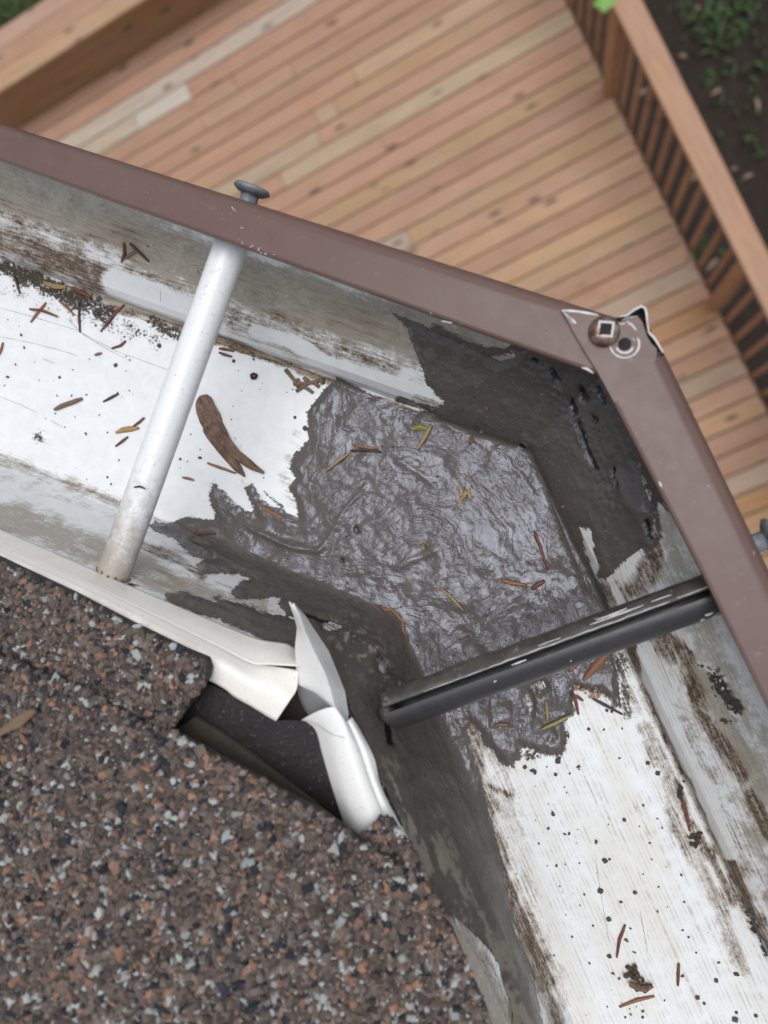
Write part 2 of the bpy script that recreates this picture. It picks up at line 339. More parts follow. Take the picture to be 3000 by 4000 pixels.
def run_grid(Q, svals, run):
    C = np.array([corner(a, b) for a, b, _ in Q]); u = -uL if run == 'L' else uR
    XY = C[None]+svals[:, None, None]*u[None, None]; Z = np.broadcast_to((Z0-Q[:, 2])[None, :, None], XY.shape[:2]+(1,))
    return np.concatenate([XY, Z], 2)
def run_normals(Q, run):
    o = Q[:, 0] if run == 'L' else Q[:, 1]; n2 = nL if run == 'L' else nR
    do = np.gradient(o); dz = np.gradient(-Q[:, 2]); L = np.sqrt(do**2+dz**2)+1e-12
    # interior-facing normal: rotate tangent (o,z) by +90deg
    no = -dz/L; nz = do/L
    return np.stack([no*n2[0], no*n2[1], nz], 1)
def surf(px, py, h=0.):
    """point of the trough's inner surface seen at this place of the photo, lifted by h"""
    r = ray(px, py); r = r/-r[2]; best = None
    for run, n2, u, col in (('L', nL, uL, 0), ('R', nR, uR, 1)):
        rho = n2@r[:2]
        for k in range(len(PROF)-1):
            o1, d1 = PROF[k][col], PROF[k][2]; o2, d2 = PROF[k+1][col], PROF[k+1][2]
            den = (o2-o1)-rho*(d2-d1)
            if abs(den) < 1e-12: continue
            t = (rho*d1-o1)/den
            if t < -1e-6 or t > 1+1e-6: continue
            d = d1+t*(d2-d1); X = r[:2]*d; C = corner(*(PROF[k][:2]*(1-t)+PROF[k+1][:2]*t))
            s = (C-X)@u if run == 'L' else (X-C)@u
            if s < -1e-4: continue
            if best is None or d < best[0]:
                do, dz = o2-o1, -(d2-d1); L = math.hypot(do, dz); nn = np.array([-dz/L*n2[0], -dz/L*n2[1], do/L])
                best = (d, np.array([X[0], X[1], Z0-d]), nn)
    return best[1]+best[2]*h, best[2]

GUT = thing('rain_gutter', (0.0, 0.0, Z0-.358), 'long white and brown metal eaves gutter bent round the roof corner, smeared with dark sealant', 'gutter')
# stains: (channel 0 brown, 1 grime, 2 black specks, points, radius, strength)
ST = [
 (0, [(-200, 880), (0, 930), (250, 1030), (420, 1100)], 95, .95), (0, [(380, 1040), (800, 1190), (1150, 1350), (1500, 1440)], 66, .76),
 (0, [(1050, 1220), (1300, 1330), (1480, 1400)], 55, .68), (0, [(1000, 1330), (1180, 1370), (1350, 1440)], 30, .55), (0, [(0, 830), (200, 900), (420, 990)], 40, .7),
 (0, [(0, 1050), (400, 1190), (800, 1310), (1300, 1490)], 22, .9), (0, [(1300, 1500), (1500, 1590), (1700, 1640)], 28, .9), (0, [(1500, 1500), (1720, 1590)], 25, .7),
 (0, [(0, 1780), (250, 1870), (480, 1960), (700, 2080), (800, 2150)], 26, .62), (0, [(560, 2130), (700, 2190), (790, 2250)], 26, .8), (0, [(160, 1700)], 45, .5), (0, [(1100, 1850), (1150, 1960)], 35, .6),
 (0, [(950, 1880), (1050, 1960)], 30, .5), (0, [(1160, 1700), (1130, 1800)], 30, .5),
 # right run
 (0, [(2330, 2290), (2420, 2330), (2500, 2300), (2560, 2180)], 60, .85), (0, [(2530, 2080), (2570, 2160)], 30, .9), (0, [(2420, 2380), (2540, 2500), (2640, 2560)], 60, .8),
 (0, [(2600, 2480), (2680, 2560), (2720, 2700), (2760, 2830), (2880, 3000), (2950, 3150), (3050, 3300)], 46, .9), (0, [(2560, 2560), (2620, 2700), (2660, 2900), (2760, 3050)], 60, .6),
 (0, [(2440, 2480), (2520, 2650), (2600, 2850), (2680, 3000), (2760, 3180), (2860, 3400), (3000, 3700)], 44, .9), (0, [(2520, 2850), (2600, 3000), (2650, 3250), (2800, 3500), (2900, 3800)], 48, .72),
 (0, [(2640, 3050), (2690, 3200), (2760, 3320), (2860, 3520)], 34, .85), (0, [(2850, 3150), (2930, 3350), (3000, 3550)], 60, .55), (0, [(2250, 2950), (2330, 3050), (2400, 3250)], 40, .45),
 (0, [(1830, 2830), (1880, 3050), (1920, 3250), (1970, 3430), (2030, 3600), (2090, 3760), (2160, 3930), (2200, 4050)], 50, .92), (0, [(2040, 3560), (2110, 3720), (2150, 3850)], 50, .8),
 (0, [(1890, 3060), (1960, 3090), (2000, 3110)], 14, .95), (0, [(2400, 2560), (2440, 2650), (2480, 2780)], 40, .6), (0, [(2480, 3150), (2530, 3260)], 30, .5),
 (0, [(2290, 2170), (2330, 2230), (2370, 2350)], 26, .55),
 # grime
 (1, [(-300, 560), (0, 690), (400, 860), (800, 1050), (1200, 1190), (1560, 1290), (1900, 1400)], 135, .95), (1, [(0, 760), (700, 1010), (1400, 1250)], 80, .9), (1, [(900, 1130), (1300, 1270), (1500, 1340)], 60, .8),
 (1, [(-300, 1900), (0, 2010), (350, 2130), (700, 2300), (1100, 2480)], 90, .74), (1, [(-300, 1780), (0, 1860), (300, 1960), (600, 2080), (800, 2200)], 40, .45), (1, [(450, 2230), (700, 2290), (1000, 2370)], 50, .68),
 (1, [(2560, 2060), (2650, 2250), (2760, 2500), (2900, 2800), (3060, 3100)], 110, .62), (1, [(2700, 2600), (2850, 2850), (2980, 3100)], 60, .85), (1, [(2900, 3100), (3020, 3500)], 70, .7),
 (1, [(1700, 3480), (1800, 3650), (1920, 3900), (2000, 4100)], 90, .8), (1, [(0, 1800), (480, 1975)], 25, .6), (1, [(0, 1040), (600, 1230), (1300, 1490), (1700, 1650)], 18, 1.), (1, [(2440, 2480), (2660, 2920), (3000, 3700)], 14, .8),
 (1, [(850, 1200), (1200, 1330), (1600, 1480)], 70, .52), (1, [(2480, 2480), (2650, 2850), (2900, 3400)], 80, .5), (0, [(430, 1090), (800, 1230), (1500, 1500)], 90, .36),
 # black specks
 (2, [(0, 1040), (180, 1110), (330, 1180), (420, 1230)], 52, .95), (2, [(300, 1200), (450, 1270), (600, 1330)], 60, .62), (2, [(0, 1130), (250, 1200)], 50, .5), (2, [(600, 1260), (720, 1320)], 30, .8),
 (2, [(2790, 2640), (2830, 2700), (2870, 2770)], 34, .95), (2, [(2720, 2600), (2800, 2620)], 20, .8), (2, [(2820, 2810), (2880, 2840)], 25, .6), (2, [(2180, 2920), (2200, 2880)], 30, .8), (2, [(2420, 2560), (2440, 2760)], 45, .6),
 (2, [(150, 1710)], 26, .8), (2, [(1960, 2960), (2100, 2940)], 24, .75), (2, [(2920, 3560), (2990, 3720)], 20, .9), (2, [(2690, 3180), (2760, 3330)], 30, .55), (2, [(230, 850), (500, 940), (800, 1080)], 80, .33), (2, [(480, 2270), (520, 2290)], 30, .8)]
FILM = [([(840, 1900), (845, 1960), (870, 2020)], 16, .9), ([(865, 1920), (930, 1990), (1000, 2030)], 14, .7), ([(970, 1905), (1000, 1960)], 14, .8), ([(1030, 1920), (1090, 1970), (1110, 2000)], 10, .7), ([(2080, 2900), (2180, 2930)], 34, .8), ([(2420, 2560), (2440, 2700), (2450, 2790)], 26, .75), ([(1950, 2960), (2000, 2990)], 18, .7),
 ([(930, 2360), (1080, 2420)], 18, .7), ([(700, 2340), (900, 2420), (1060, 2500)], 14, .7), ([(850, 2330), (1000, 2380)], 16, .6), ([(1870, 3050), (1920, 3260), (1960, 3400)], 18, .8), ([(1700, 3480), (1800, 3620), (1900, 3760), (1990, 3960)], 40, .50), ([(2290, 2240), (2360, 2330)], 16, .6), ([(1560, 1560), (1700, 1600)], 20, .8), ([(2110, 1350), (1900, 1380), (1700, 1290)], 26, .8), ([(2560, 1990), (2580, 2100), (2520, 2160)], 18, .7)]
BROAD = [([(-200, 700), (300, 900), (800, 1090), (1300, 1260), (1600, 1360)], 150, .52), ([(2450, 2350), (2650, 2700), (2850, 3150), (3000, 3500)], 170, .52), ([(-200, 1720), (200, 1850), (600, 2030), (850, 2180)], 60, .40), ([(1900, 2900), (2000, 3400), (2150, 3900)], 110, .55), ([(2500, 2900), (2700, 3400), (2950, 3950)], 110, .34), ([(2200, 3050), (2450, 3700), (2550, 4050)], 260, .20), ([(0, 1500), (900, 1700)], 300, .10), ([(450, 2200), (900, 2330)], 60, .5), ([(2700, 2300), (2950, 2800)], 130, .3)]
CLEAN = [([(450, 1100), (620, 1170), (800, 1230)], 42), ([(1000, 1290), (1150, 1340), (1300, 1430), (1600, 1520)], 22), ([(2520, 2540), (2560, 2680), (2640, 2860), (2740, 3080), (2850, 3330)], 22), ([(2560, 2640), (2600, 2700)], 40), ([(2470, 2430), (2400, 2300)], 12)]
SEAL = [(1545, 1230), (1640, 1270), (1800, 1346), (1910, 1392), (1950, 1415), (2010, 1400), (2080, 1330), (2400, 1200), (2800, 1900), (2640, 2010), (2603, 1985), (2575, 1960), (2556, 2000), (2540, 2080), (2560, 2135), (2494, 2144),
 (2470, 2160), (2451, 2176), (2402, 2220), (2359, 2263), (2332, 2247), (2345, 2215), (2337, 2193), (2326, 2133), (2310, 2068), (2285, 2058), (2256, 2057), (2272, 2122), (2288, 2171), (2315, 2242), (2342, 2300), (2390, 2420), (2395, 2533), (2408, 2633), (2414, 2719), (2434, 2765),
 (2400, 2760), (2395, 2739), (2348, 2699), (2310, 2700), (2229, 2686), (2242, 2778), (2202, 2818), (2206, 2924), (2143, 2951), (2083, 2924), (2030, 2918), (2023, 2964), (1990, 2991), (1957, 2971), (1924, 2931), (1891, 2898), (1864, 2838), (1831, 2818),
 (1824, 2858), (1851, 2951), (1864, 3004), (1884, 3064), (1891, 3130), (1910, 3216), (1944, 3329), (1957, 3400), (2006, 3633), (2060, 3770), (2090, 3880), (2130, 4080), (2010, 4050), (1990, 3900), (1940, 3740), (1890, 3680), (1800, 3600), (1740, 3560), (1690, 3480),
 (1500, 3420), (1200, 3000), (1050, 2720), (1040, 2600), (1151, 2521), (1042, 2503), (970, 2467), (862, 2418), (771, 2394), (645, 2340), (651, 2322), (729, 2316), (765, 2334), (813, 2352), (886, 2376), (838, 2334), (934, 2364), (1042, 2400), (1151, 2424), (1091, 2358), (1109, 2328),
 (922, 2337), (910, 2310), (946, 2274), (988, 2262), (934, 2240), (837, 2237), (789, 2240), (771, 2207), (825, 2183), (741, 2165), (717, 2135), (681, 2099), (608, 2072), (581, 2054), (608, 2042), (681, 2048), (693, 2030), (765, 2027), (850, 2042), (838, 1990),
 (819, 1936), (835, 1885), (862, 1942), (922, 1978), (1012, 2027), (982, 1966), (964, 1912), (985, 1890), (1012, 1948), (1103, 2002), (1133, 2015), (1169, 2027), (1163, 1960), (1139, 1912), (1133, 1905), (1165, 1866), (1133, 1823), (1154, 1780), (1214, 1720), (1203, 1671),
 (1206, 1617), (1241, 1557), (1317, 1481), (1382, 1514), (1507, 1568), (1620, 1612), (1700, 1605), (1735, 1572), (1700, 1530), (1670, 1498), (1659, 1454), (1642, 1416), (1617, 1344), (1590, 1275)]
Q, tj = resample(PROF, .001)
sv = np.concatenate([np.linspace(0, .33, 300), np.linspace(.34, .75, 30)])
for run in 'LR':
    G = run_grid(Q, sv, run); W = G.reshape(-1, 3); px, py = proj(W); a, b = G.shape[:2]
    st = np.zeros((len(W), 3))
    wob = (fbm(px/90, py/90, 3, 3)-.5)*50
    for pts, r, k in BROAD: st[:, 0] = np.maximum(st[:, 0], k*np.clip(1.5-pdist(px, py, pts)/r, 0, 1)*(.55+.9*fbm(px/130, py/130, 3, 44)))
    for ch, pts, r, k in ST:
        d = pdist(px, py, pts)+wob*min(1, r/50); v = k*np.clip(1.35-d/r*.9, 0, 1); st[:, ch] = np.maximum(st[:, ch], v*(1.18 if ch == 1 else .80 if ch == 2 else 1.))
    st[:, 0] = np.maximum(st[:, 0], .62*np.exp(-(np.abs(sdf(px, py, SEAL))/22)**2)*(fbm(px/60, py/60, 3, 8) > .45)) if True else 0
    for pts, r in CLEAN:
        d = pdist(px, py, pts)+wob*.4; v = np.clip(1.6-d/r, 0, 1); st *= (1-v)[:, None]
    sf = sdf(px, py, SEAL); film = .80*np.exp(-np.clip(-sf, 0, 1e9)/16)*(.55+.6*fbm(px/45, py/45, 3, 21))
    for pts, r, k in FILM: film = np.maximum(film, k*np.clip(1.35-(pdist(px, py, pts)+wob*.3)/r*.9, 0, 1))
    far = (sv > .33)[:, None].repeat(b, 1).ravel(); st[far] *= .5
    uv = np.stack([np.broadcast_to(sv[:, None], (a, b)).ravel()+(3 if run == 'R' else 0), np.broadcast_to(tj[None], (a, b)).ravel()], 1)
    o = mk('trough', W, grid_faces(a, b, run == 'R'), M['trough'], GUT, uv=uv, cols={'stain': np.hstack([st, film[:, None]])})
    if run == 'L': tag(o, 'left-hand run of the white trough, stained brown along its front wall'); TRL = o
    else: tag(o, 'right-hand run of the white trough, streaked and stained, running down the photo'); TRR = o
# outside skin and lips
LIP = np.array([(.0478, .0353, .2775), (.0470, .0346, .2735), (.0467, .0343, .2715), (.0470, .0346, .2704), (.0480, .0356, .2700), (.055, .042, .2699), (.0625, .0495, .2700), (.0645, .0515, .2705),
 (.0660, .0529, .2718), (.0669, .0538, .2740), (.0672, .0541, .277), (.0672, .0541, .288), (.0655, .052, .300), (.060, .046, .312), (.050, .035, .323), (.038, .021, .333), (.030, .013, .340), (.0262, .0095, .348), (.0255, .0085, .3605), (-.07, -.083, .3605)])
Ql, tl = resample(LIP, .0012)
sl_ = np.concatenate([np.linspace(0, .35, 120), np.linspace(.37, .75, 12)])
G = run_grid(Ql, sl_, 'L'); a, b = G.shape[:2]
G[:, :, :2] += ((.0062*sl_/.27)[:, None]*np.clip((.060-Ql[:, 0])/.012, 0, 1)[None]*(tl < .02)[None]*np.clip((.36-sl_)/.05, 0, 1)[:, None])[:, :, None]*nL
LL = mk('front_lip', G.reshape(-1, 3), grid_faces(a, b, False), M['lip'], GUT); tag(LL, 'brown front lip of the left-hand run')
RZ = .0016
s0 = .0085; LipR = Ql.copy(); LipR[:, 2] -= RZ*np.clip(1-(tl-0.022)/.01, 0, 1)
G = run_grid(LipR, s0+sl_, 'R'); a, b = G.shape[:2]
sh_ = -.0024*np.clip(1-(s0+sl_)/.07, 0, 1)[:, None]*np.clip((.052-LipR[:, 1])/.010, 0, 1)[None]*(tl < .02)[None]
sh_ = sh_+(.0022*np.clip((s0+sl_-.07)/.2, 0, 1))[:, None]*np.clip((.052-LipR[:, 1])/.010, 0, 1)[None]*(tl < .02)[None]
G[:, :, :2] += sh_[:, :, None]*nR
mbv = G.reshape(-1, 3).tolist(); mbf = grid_faces(a, b, True).tolist()
zt = .2700-RZ
plate = [(2193, 1212), (2250, 1217), (2335, 1230), (2390, 1248), (2415, 1259), (2462, 1245), (2494, 1239), (2510, 1260), (2518, 1285), (2526, 1310), (2543, 1340), (2566, 1362)]
pin = corner(LIP[3][0], LIP[3][1])+uR*s0-nR*.0021; pou = corner(.0630, .0500)+uR*s0
inner = [(2331, 1447), (2290, 1382), (2252, 1317)]
pts = [P(x, y, zt) for x, y in plate]+[np.array([pou[0], pou[1], Z0-zt]), np.array([pin[0], pin[1], Z0-zt])]+[P(x, y, zt) for x, y in inner]
lipr = MB(); lipr.add(mbv, mbf); 
cen = np.mean([np.array(p) for p in pts], 0)
lipr.prism(pts[::-1], (0, 0, -.0008))
hq = [P(2331, 1447, zt), np.array([pin[0], pin[1], Z0-zt])]; lipr.add([hq[0], hq[1], hq[1]-np.array([0, 0, .0070]), hq[0]-np.array([0, 0, .0015])], [(0, 1, 2, 3)])
LR_ = lipr.out('front_lip', M['lip'], GUT, smooth=True); tag(LR_, 'brown front lip of the right-hand run, its snipped end lapped over the corner')
md = LR_.modifiers.new('e', 'EDGE_SPLIT'); md.split_angle = math.radians(40)
# crumpled flap of the right lip
fl = [(2418, 1237), (2447, 1233), (2475, 1212), (2505, 1196), (2521, 1206), (2526, 1230), (2528, 1262), (2535, 1300), (2556, 1321), (2571, 1345), (2590, 1378)]
top = [P(x, y, .2672) for x, y in fl]; fo = MB(); ch = MB()
def ribbon(mb, pts, w, th, m=0, up=(0, 0, 1)):
    pts = [np.array(p, float) for p in pts]; n = len(pts); V = []
    for i, p in enumerate(pts):
        T = pts[min(i+1, n-1)]-pts[max(i-1, 0)]; s_ = np.cross(T, up); s_ /= np.linalg.norm(s_)+1e-12; ww = .62*w*(1 if 0 < i < n-1 else .45)*(0.6+.6*random.random())
        V += [p-s_*ww/2, p+s_*ww/2, p+s_*ww/2+np.array(up)*th, p-s_*ww/2+np.array(up)*th]
    Fc = []
    for i in range(n-1):
        for k in range(4): Fc.append((i*4+k, i*4+(k+1) % 4, (i+1)*4+(k+1) % 4, (i+1)*4+k))
    Fc += [(3, 2, 1, 0), tuple((n-1)*4+k for k in range(4))]; mb.add(V, Fc, m)
wall = [p+np.array([nR[0]*.0012, nR[1]*.0012, -.012]) for p in top]
V = top+wall; n = len(top); fo.add(V, [(i, i+1, n+i+1, n+i) for i in range(n-1)]); fo.add([v-np.array([uR[0]*-.0005, uR[1]*-.0005, 0]) for v in V], [(i+1, i, n+i, n+i+1) for i in range(n-1)])
FL = fo.out('torn_flap', M['lip'], GUT, smooth=False)
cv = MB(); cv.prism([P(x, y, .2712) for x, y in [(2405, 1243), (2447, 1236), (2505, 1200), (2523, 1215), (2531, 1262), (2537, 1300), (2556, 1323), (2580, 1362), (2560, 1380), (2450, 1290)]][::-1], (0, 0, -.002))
cv.out('gap_shade', M['hole'], LR_)  # added dark sheet stands in for shade inside the open lip end
ribbon(ch, [p+np.array([0, 0, 0]) for p in top], .0009, .0003)
def on_lip(pl, w=.0006, z=zt-.0001):
    ribbon(ch, [P(x, y, z) for x, y in pl], w, .00012)
for pl, ww in [([(2195, 1212), (2225, 1214), (2260, 1217), (2300, 1224), (2336, 1231)], .0014), ([(2196, 1214), (2218, 1235), (2240, 1262)], .0010), ([(2222, 1240), (2238, 1256), (2250, 1264)], .0018),
               ([(2462, 1262), (2474, 1276), (2484, 1290)], .0014), ([(2448, 1252), (2456, 1262), (2460, 1270)], .0010), ([(2418, 1264), (2432, 1266), (2442, 1262)], .0008), ([(2470, 1322), (2482, 1332)], .0007), ([(2430, 1250), (2460, 1240), (2490, 1236)], .0006)]: on_lip(pl, ww)
arc = [(2440+57*math.cos(t), 1344+54*math.sin(t)) for t in np.linspace(-.5, 3.05, 16)]; on_lip(arc, .0009)
arc = [(2440+34*math.cos(t), 1346+33*math.sin(t)) for t in np.linspace(.3, 2.8, 10)]; on_lip(arc, .0011)
for pl, ww in [([(2272, 1436), (2292, 1440), (2318, 1458)], .0013), ([(905, 808), (912, 817), (922, 827)], .0006), ([(943, 942), (948, 955)], .0007), ([(975, 968), (990, 958)], .0009), ([(1008, 980), (1014, 968)], .0010), ([(1018, 985), (1022, 992)], .0008),
               ([(1032, 990), (1042, 994)], .0009), ([(1068, 996), (1073, 994)], .0007), ([(940, 890), (950, 890)], .0008), ([(930, 935), (934, 936)], .0005), ([(1680, 1222), (1686, 1225)], .0009), ([(1725, 1254), (1765, 1262)], .0011)]:
    on_lip(pl, ww, .2697)
for _ in range(26):
    t = random.uniform(-.3, .02); q = LP(random.uniform(.049, .063), t, .2697); ribbon(ch, [q, q+np.array([.0003, .0002, 0])*random.uniform(.5, 1.3)], .0003, .0001)
for pl, ww in [([(2573, 1880), (2580, 1892), (2584, 1903)], .0012), ([(2766, 1895), (2768, 1905)], .0006), ([(2944, 2155), (2946, 2165)], .0007)]: on_lip(pl, ww)
for _ in range(22):
    q = RP(random.uniform(.037, .050), random.uniform(-.03, .25), zt-.0001); ribbon(ch, [q, q+np.array([.0003, .0002, 0])*random.uniform(.5, 1.3)], .00035, .0001)
CH = ch.out('chipped_paint', M['chip'], LR_)
hb = MB(); hb.lathe(P(2440, 1344, zt-.00005), (0, 0, 1), [(.0021, 0), (.0021, .00008)], 20); hb.out('screw_hole_shade', M['hole'], LR_)  # near-black disc laid on the lip, painted shade of a hole
sc = MB(); sp_ = P(2359, 1297, zt); sc.lathe(sp_, (.18, .1, 1), [(.0050, -.0002), (.00515, .0006), (.0050, .0014), (.0044, .0024), (.0034, .0031), (.0022, .0034)], 28)
SC = sc.out('lip_screw', M['rust'], GUT, smooth=True); tag(SC, 'domed rusty screw with a square socket fixing the lapped lips')
sq = MB(); q = P(2366, 1285, zt-.0036); e1 = np.array([math.cos(.13), -math.sin(.13), 0])*.00185; e2 = np.array([math.sin(.13), math.cos(.13), 0])*.00185
sq.box(q, e1, e2, np.array([0, 0, .0002])); SK = sq.out('square_socket', M['hole'], SC)  # near-black slab on the screw head, painted shade of the recess
hb2 = MB(); hb2.box(q+np.array([0, 0, -.0001]), e1*1.35, e2*1.35, np.array([0, 0, .0002])); hb2.out('worn_rim', M['chip'], SC)

# ------------------------------------------------------------------ SEALANT
HOLES = [[(2483, 1802), (2500, 1800), (2530, 1890), (2556, 1955), (2545, 1975), (2528, 1949)], [(1247, 2430), (1302, 2418), (1344, 2455), (1308, 2470), (1260, 2467)], [(1453, 2573), (1495, 2566), (1519, 2623), (1490, 2650)],
 [(2110, 2640), (2130, 2680), (2110, 2700), (2088, 2670)], [(2150, 2850), (2170, 2880), (2148, 2890)], [(2060, 2700), (2085, 2760), (2070, 2790), (2050, 2740)]]
GUIDE = [[(1260, 2120), (1400, 1950), (1600, 1850)], [(1300, 1650), (1700, 1750), (2000, 1900)], [(2000, 1900), (2120, 2080), (2180, 2250)], [(1700, 2600), (1800, 2350), (1950, 2150)], [(1800, 2550), (1950, 2400), (2050, 2300)], [(2050, 1800), (2200, 2150), (2330, 2450)],
 [(1650, 1350), (1900, 1500), (2100, 1600)], [(1750, 1550), (2000, 1650), (2150, 1700)], [(2200, 1550), (2350, 1900), (2450, 2150)], [(600, 2060), (1000, 2250), (1350, 2350)], [(700, 2330), (1000, 2400), (1200, 2480)], [(1350, 2350), (1480, 2550), (1560, 2750)],
 [(1500, 2850), (1700, 3200), (1850, 3600)], [(1700, 2850), (1850, 3150), (1950, 3500)], [(850, 1950), (950, 2080), (1200, 2150)], [(1250, 1600), (1250, 1750), (1180, 1850)], [(1500, 2000), (1600, 1950), (1750, 1950), (1850, 2050), (1850, 2200), (1700, 2280)], [(1550, 2150), (1600, 2080), (1690, 2100)], [(1450, 2250), (1700, 2330), (1900, 2300)], [(2000, 2550), (2050, 2800), (2000, 2950)], [(2250, 2450), (2300, 2650)]]
gm = []; gd = []
for g in GUIDE:
    for a_, b_ in zip(g[:-1], g[1:]):
        for k in (.25, .75): gm.append((a_[0]+(b_[0]-a_[0])*k, a_[1]+(b_[1]-a_[1])*k)); gd.append(math.atan2(b_[1]-a_[1], b_[0]-a_[0]))
gm = np.array(gm); gd = np.array(gd)
def flow(x, y):
    x = np.asarray(x, float); y = np.asarray(y, float); cs = np.zeros(x.shape); sn = np.zeros(x.shape)
    for (mx, my), a_ in zip(gm, gd):
        w_ = 1/(((x-mx)**2+(y-my)**2)+2500.)**1.5; cs += w_*np.cos(2*a_); sn += w_*np.sin(2*a_)
    return .5*np.arctan2(sn, cs)
def stroke_field(px, py):
    H = np.zeros(px.shape)
    for i in range(330):
        g = rng.random(2); x = 600+g[0]*1950; y = 1300+g[1]*2500
        Lh = rng.uniform(60, 230); wd = rng.uniform(18, 62); pts = [(x, y)]; st = 22
        for sgn in (1, -1):
            cx, cy = x, y; pa = None; seg = []
            for k in range(int(Lh/st)):
                a_ = float(flow(np.array([cx]), np.array([cy]))[0])
                if pa is not None and math.cos(a_-pa) < 0: a_ += math.pi
                if pa is None and sgn < 0: a_ += math.pi
                pa = a_; cx += math.cos(a_)*st; cy += math.sin(a_)*st; seg.append((cx, cy))
            pts = pts+seg if sgn > 0 else seg[::-1]+pts
        if len(pts) < 3: continue
        A = np.array(pts); mn = A.min(0)-wd*1.6; mx = A.max(0)+wd*1.6
        idx = np.where((px > mn[0]) & (px < mx[0]) & (py > mn[1]) & (py < mx[1]))[0]
        if len(idx) == 0: continue
        X = px[idx]; Y = py[idx]; bd = np.full(X.shape, 1e9); bs = np.zeros(X.shape); bb = np.zeros(X.shape); acc = 0
        for p, q in zip(A[:-1], A[1:]):
            e = q-p; L = np.hypot(*e); t = np.clip(((X-p[0])*e[0]+(Y-p[1])*e[1])/L**2, 0, 1); dx = X-p[0]-t*e[0]; dy = Y-p[1]-t*e[1]; d = np.hypot(dx, dy)
            cr = np.sign(e[0]*dy-e[1]*dx); k = d < bd; bd[k] = d[k]; bb[k] = (cr*d)[k]; bs[k] = (acc+t*L)[k]; acc += L
        b_ = bb/wd; wig = (vnoise(bs/45, b_*2, i)-.5)*.35; b_ = b_+wig; endf = np.clip(np.minimum(bs, acc-bs)/30, 0, 1)
        mask = np.clip((1-np.abs(b_))/.22, 0, 1)*np.clip(endf*1.5, 0, 1)
        br = (vnoise(b_*3.5+40, bs/160, i+9)-.5)*.12+(vnoise(b_*8, bs/90, i+5)-.5)*.035
        h = rng.uniform(-.12, .22)+br-.12*(1-b_**2)
        berm = .26*np.exp(-((np.abs(b_)-.95)/.17)**2)*endf*(vnoise(bs/50, b_, i+31))
        H[idx] = H[idx]*(1-mask)+h*mask+berm
    return H
Qs, ts = resample(PROF[:], .00075, .0065)
Qn, tn = resample(PROF[:], .00075, .002)
k_ = min(len(Qs), len(Qn)); Qs = Qs[:k_]; ts = ts[:k_]
Ws = []; Fs = []; off = 0
sv2 = np.arange(0, .300, .00075)
for run in 'LR':
    G = run_grid(Qs, sv2, run); n1 = run_normals(Qs, run); n2 = run_normals(Qs, 'R' if run == 'L' else 'L'); mean = n1+n2; mean /= np.linalg.norm(mean, axis=1)[:, None]
    wgt = np.clip(sv2/.008, 0, 1)[:, None, None]; Nn = n1[None]*wgt+mean[None]*(1-wgt); a, b = G.shape[:2]
    Ws.append((G.reshape(-1, 3), Nn.reshape(-1, 3))); Fs.append(grid_faces(a, b, run == 'R')+off); off += a*b
W = np.vstack([x[0] for x in Ws]); NN = np.vstack([x[1] for x in Ws]); FF = np.vstack(Fs)
px, py = proj(W)
sd = sdf(px, py, SEAL)
for h_ in HOLES: sd = np.minimum(sd, -sdf(px, py, h_))
sd = sd+(fbm(px/26, py/26, 3, 7)-.5)*22+(fbm(px/8, py/8, 2, 12)-.5)*8
keep = sd > -7; cand = np.where(keep)[0]
remap = -np.ones(len(W), int); remap[cand] = np.arange(len(cand)); FF = FF[(keep[FF]).all(1)]; FF = remap[FF]
W = W[cand]; NN = NN[cand]; px = px[cand]; py = py[cand]; sd = sd[cand]
H = stroke_field(px, py)
e = np.clip((sd+7)/34, 0, 1); e = e*e*(3-2*e)
crease = np.exp(-(pdist(px, py, [(1230, 2560), (1180, 2230), (1260, 2120)])/60)**2)*0
lump = fbm(px/120, py/120, 3, 55)
H2 = .00018+e*(.0011+.0003*(lump-.35)+.0009*H)+e*.00022*(fbm(px/16, py/16, 3, 61)-.5)+e*.0011*(fbm(px/75, py/75, 2, 62)-.5)
# thick ridges: the seam on the front wall, the gob at the ferrule, ragged dents with hole shade painted in
for pl, r, h_ in [([(1890, 1950), (1960, 1960), (2050, 1960)], 0, 0), ([(1260, 2140), (1240, 2150), (1100, 2120), (1020, 2080)], 14, .0010), ([(1270, 2130), (1350, 1990), (1430, 1900)], 10, .0008), ([(1560, 1800), (1640, 1850), (1700, 1900)], 12, .0007),
                 ([(1330, 2500), (1450, 2640), (1560, 2740)], 60, .0016), ([(1440, 2540), (1540, 2690)], 26, .0012), ([(2420, 1860), (2460, 1960), (2500, 1990)], 26, .002), ([(2050, 1700), (2120, 1735), (2170, 1710)], 14, .0013), ([(2180, 1990), (2240, 2150), (2300, 2300)], 16, .0012),
                 ([(1480, 2180), (1560, 2210), (1700, 2150)], 16, .0007), ([(980, 2060), (1150, 2140), (1250, 2150)], 10, .0009), ([(1200, 1560), (1262, 1500), (1330, 1490)], 14, .0009), ([(1215, 1620), (1225, 1560)], 12, .0011)]:
    if r: H2 = H2+h_*np.exp(-(pdist(px, py, pl)/r)**2)*np.clip(e*1.5, 0, 1)
DENT_SHADE = np.zeros(len(W))  # mask for near-black colour: shade of deep holes painted into shallow dents
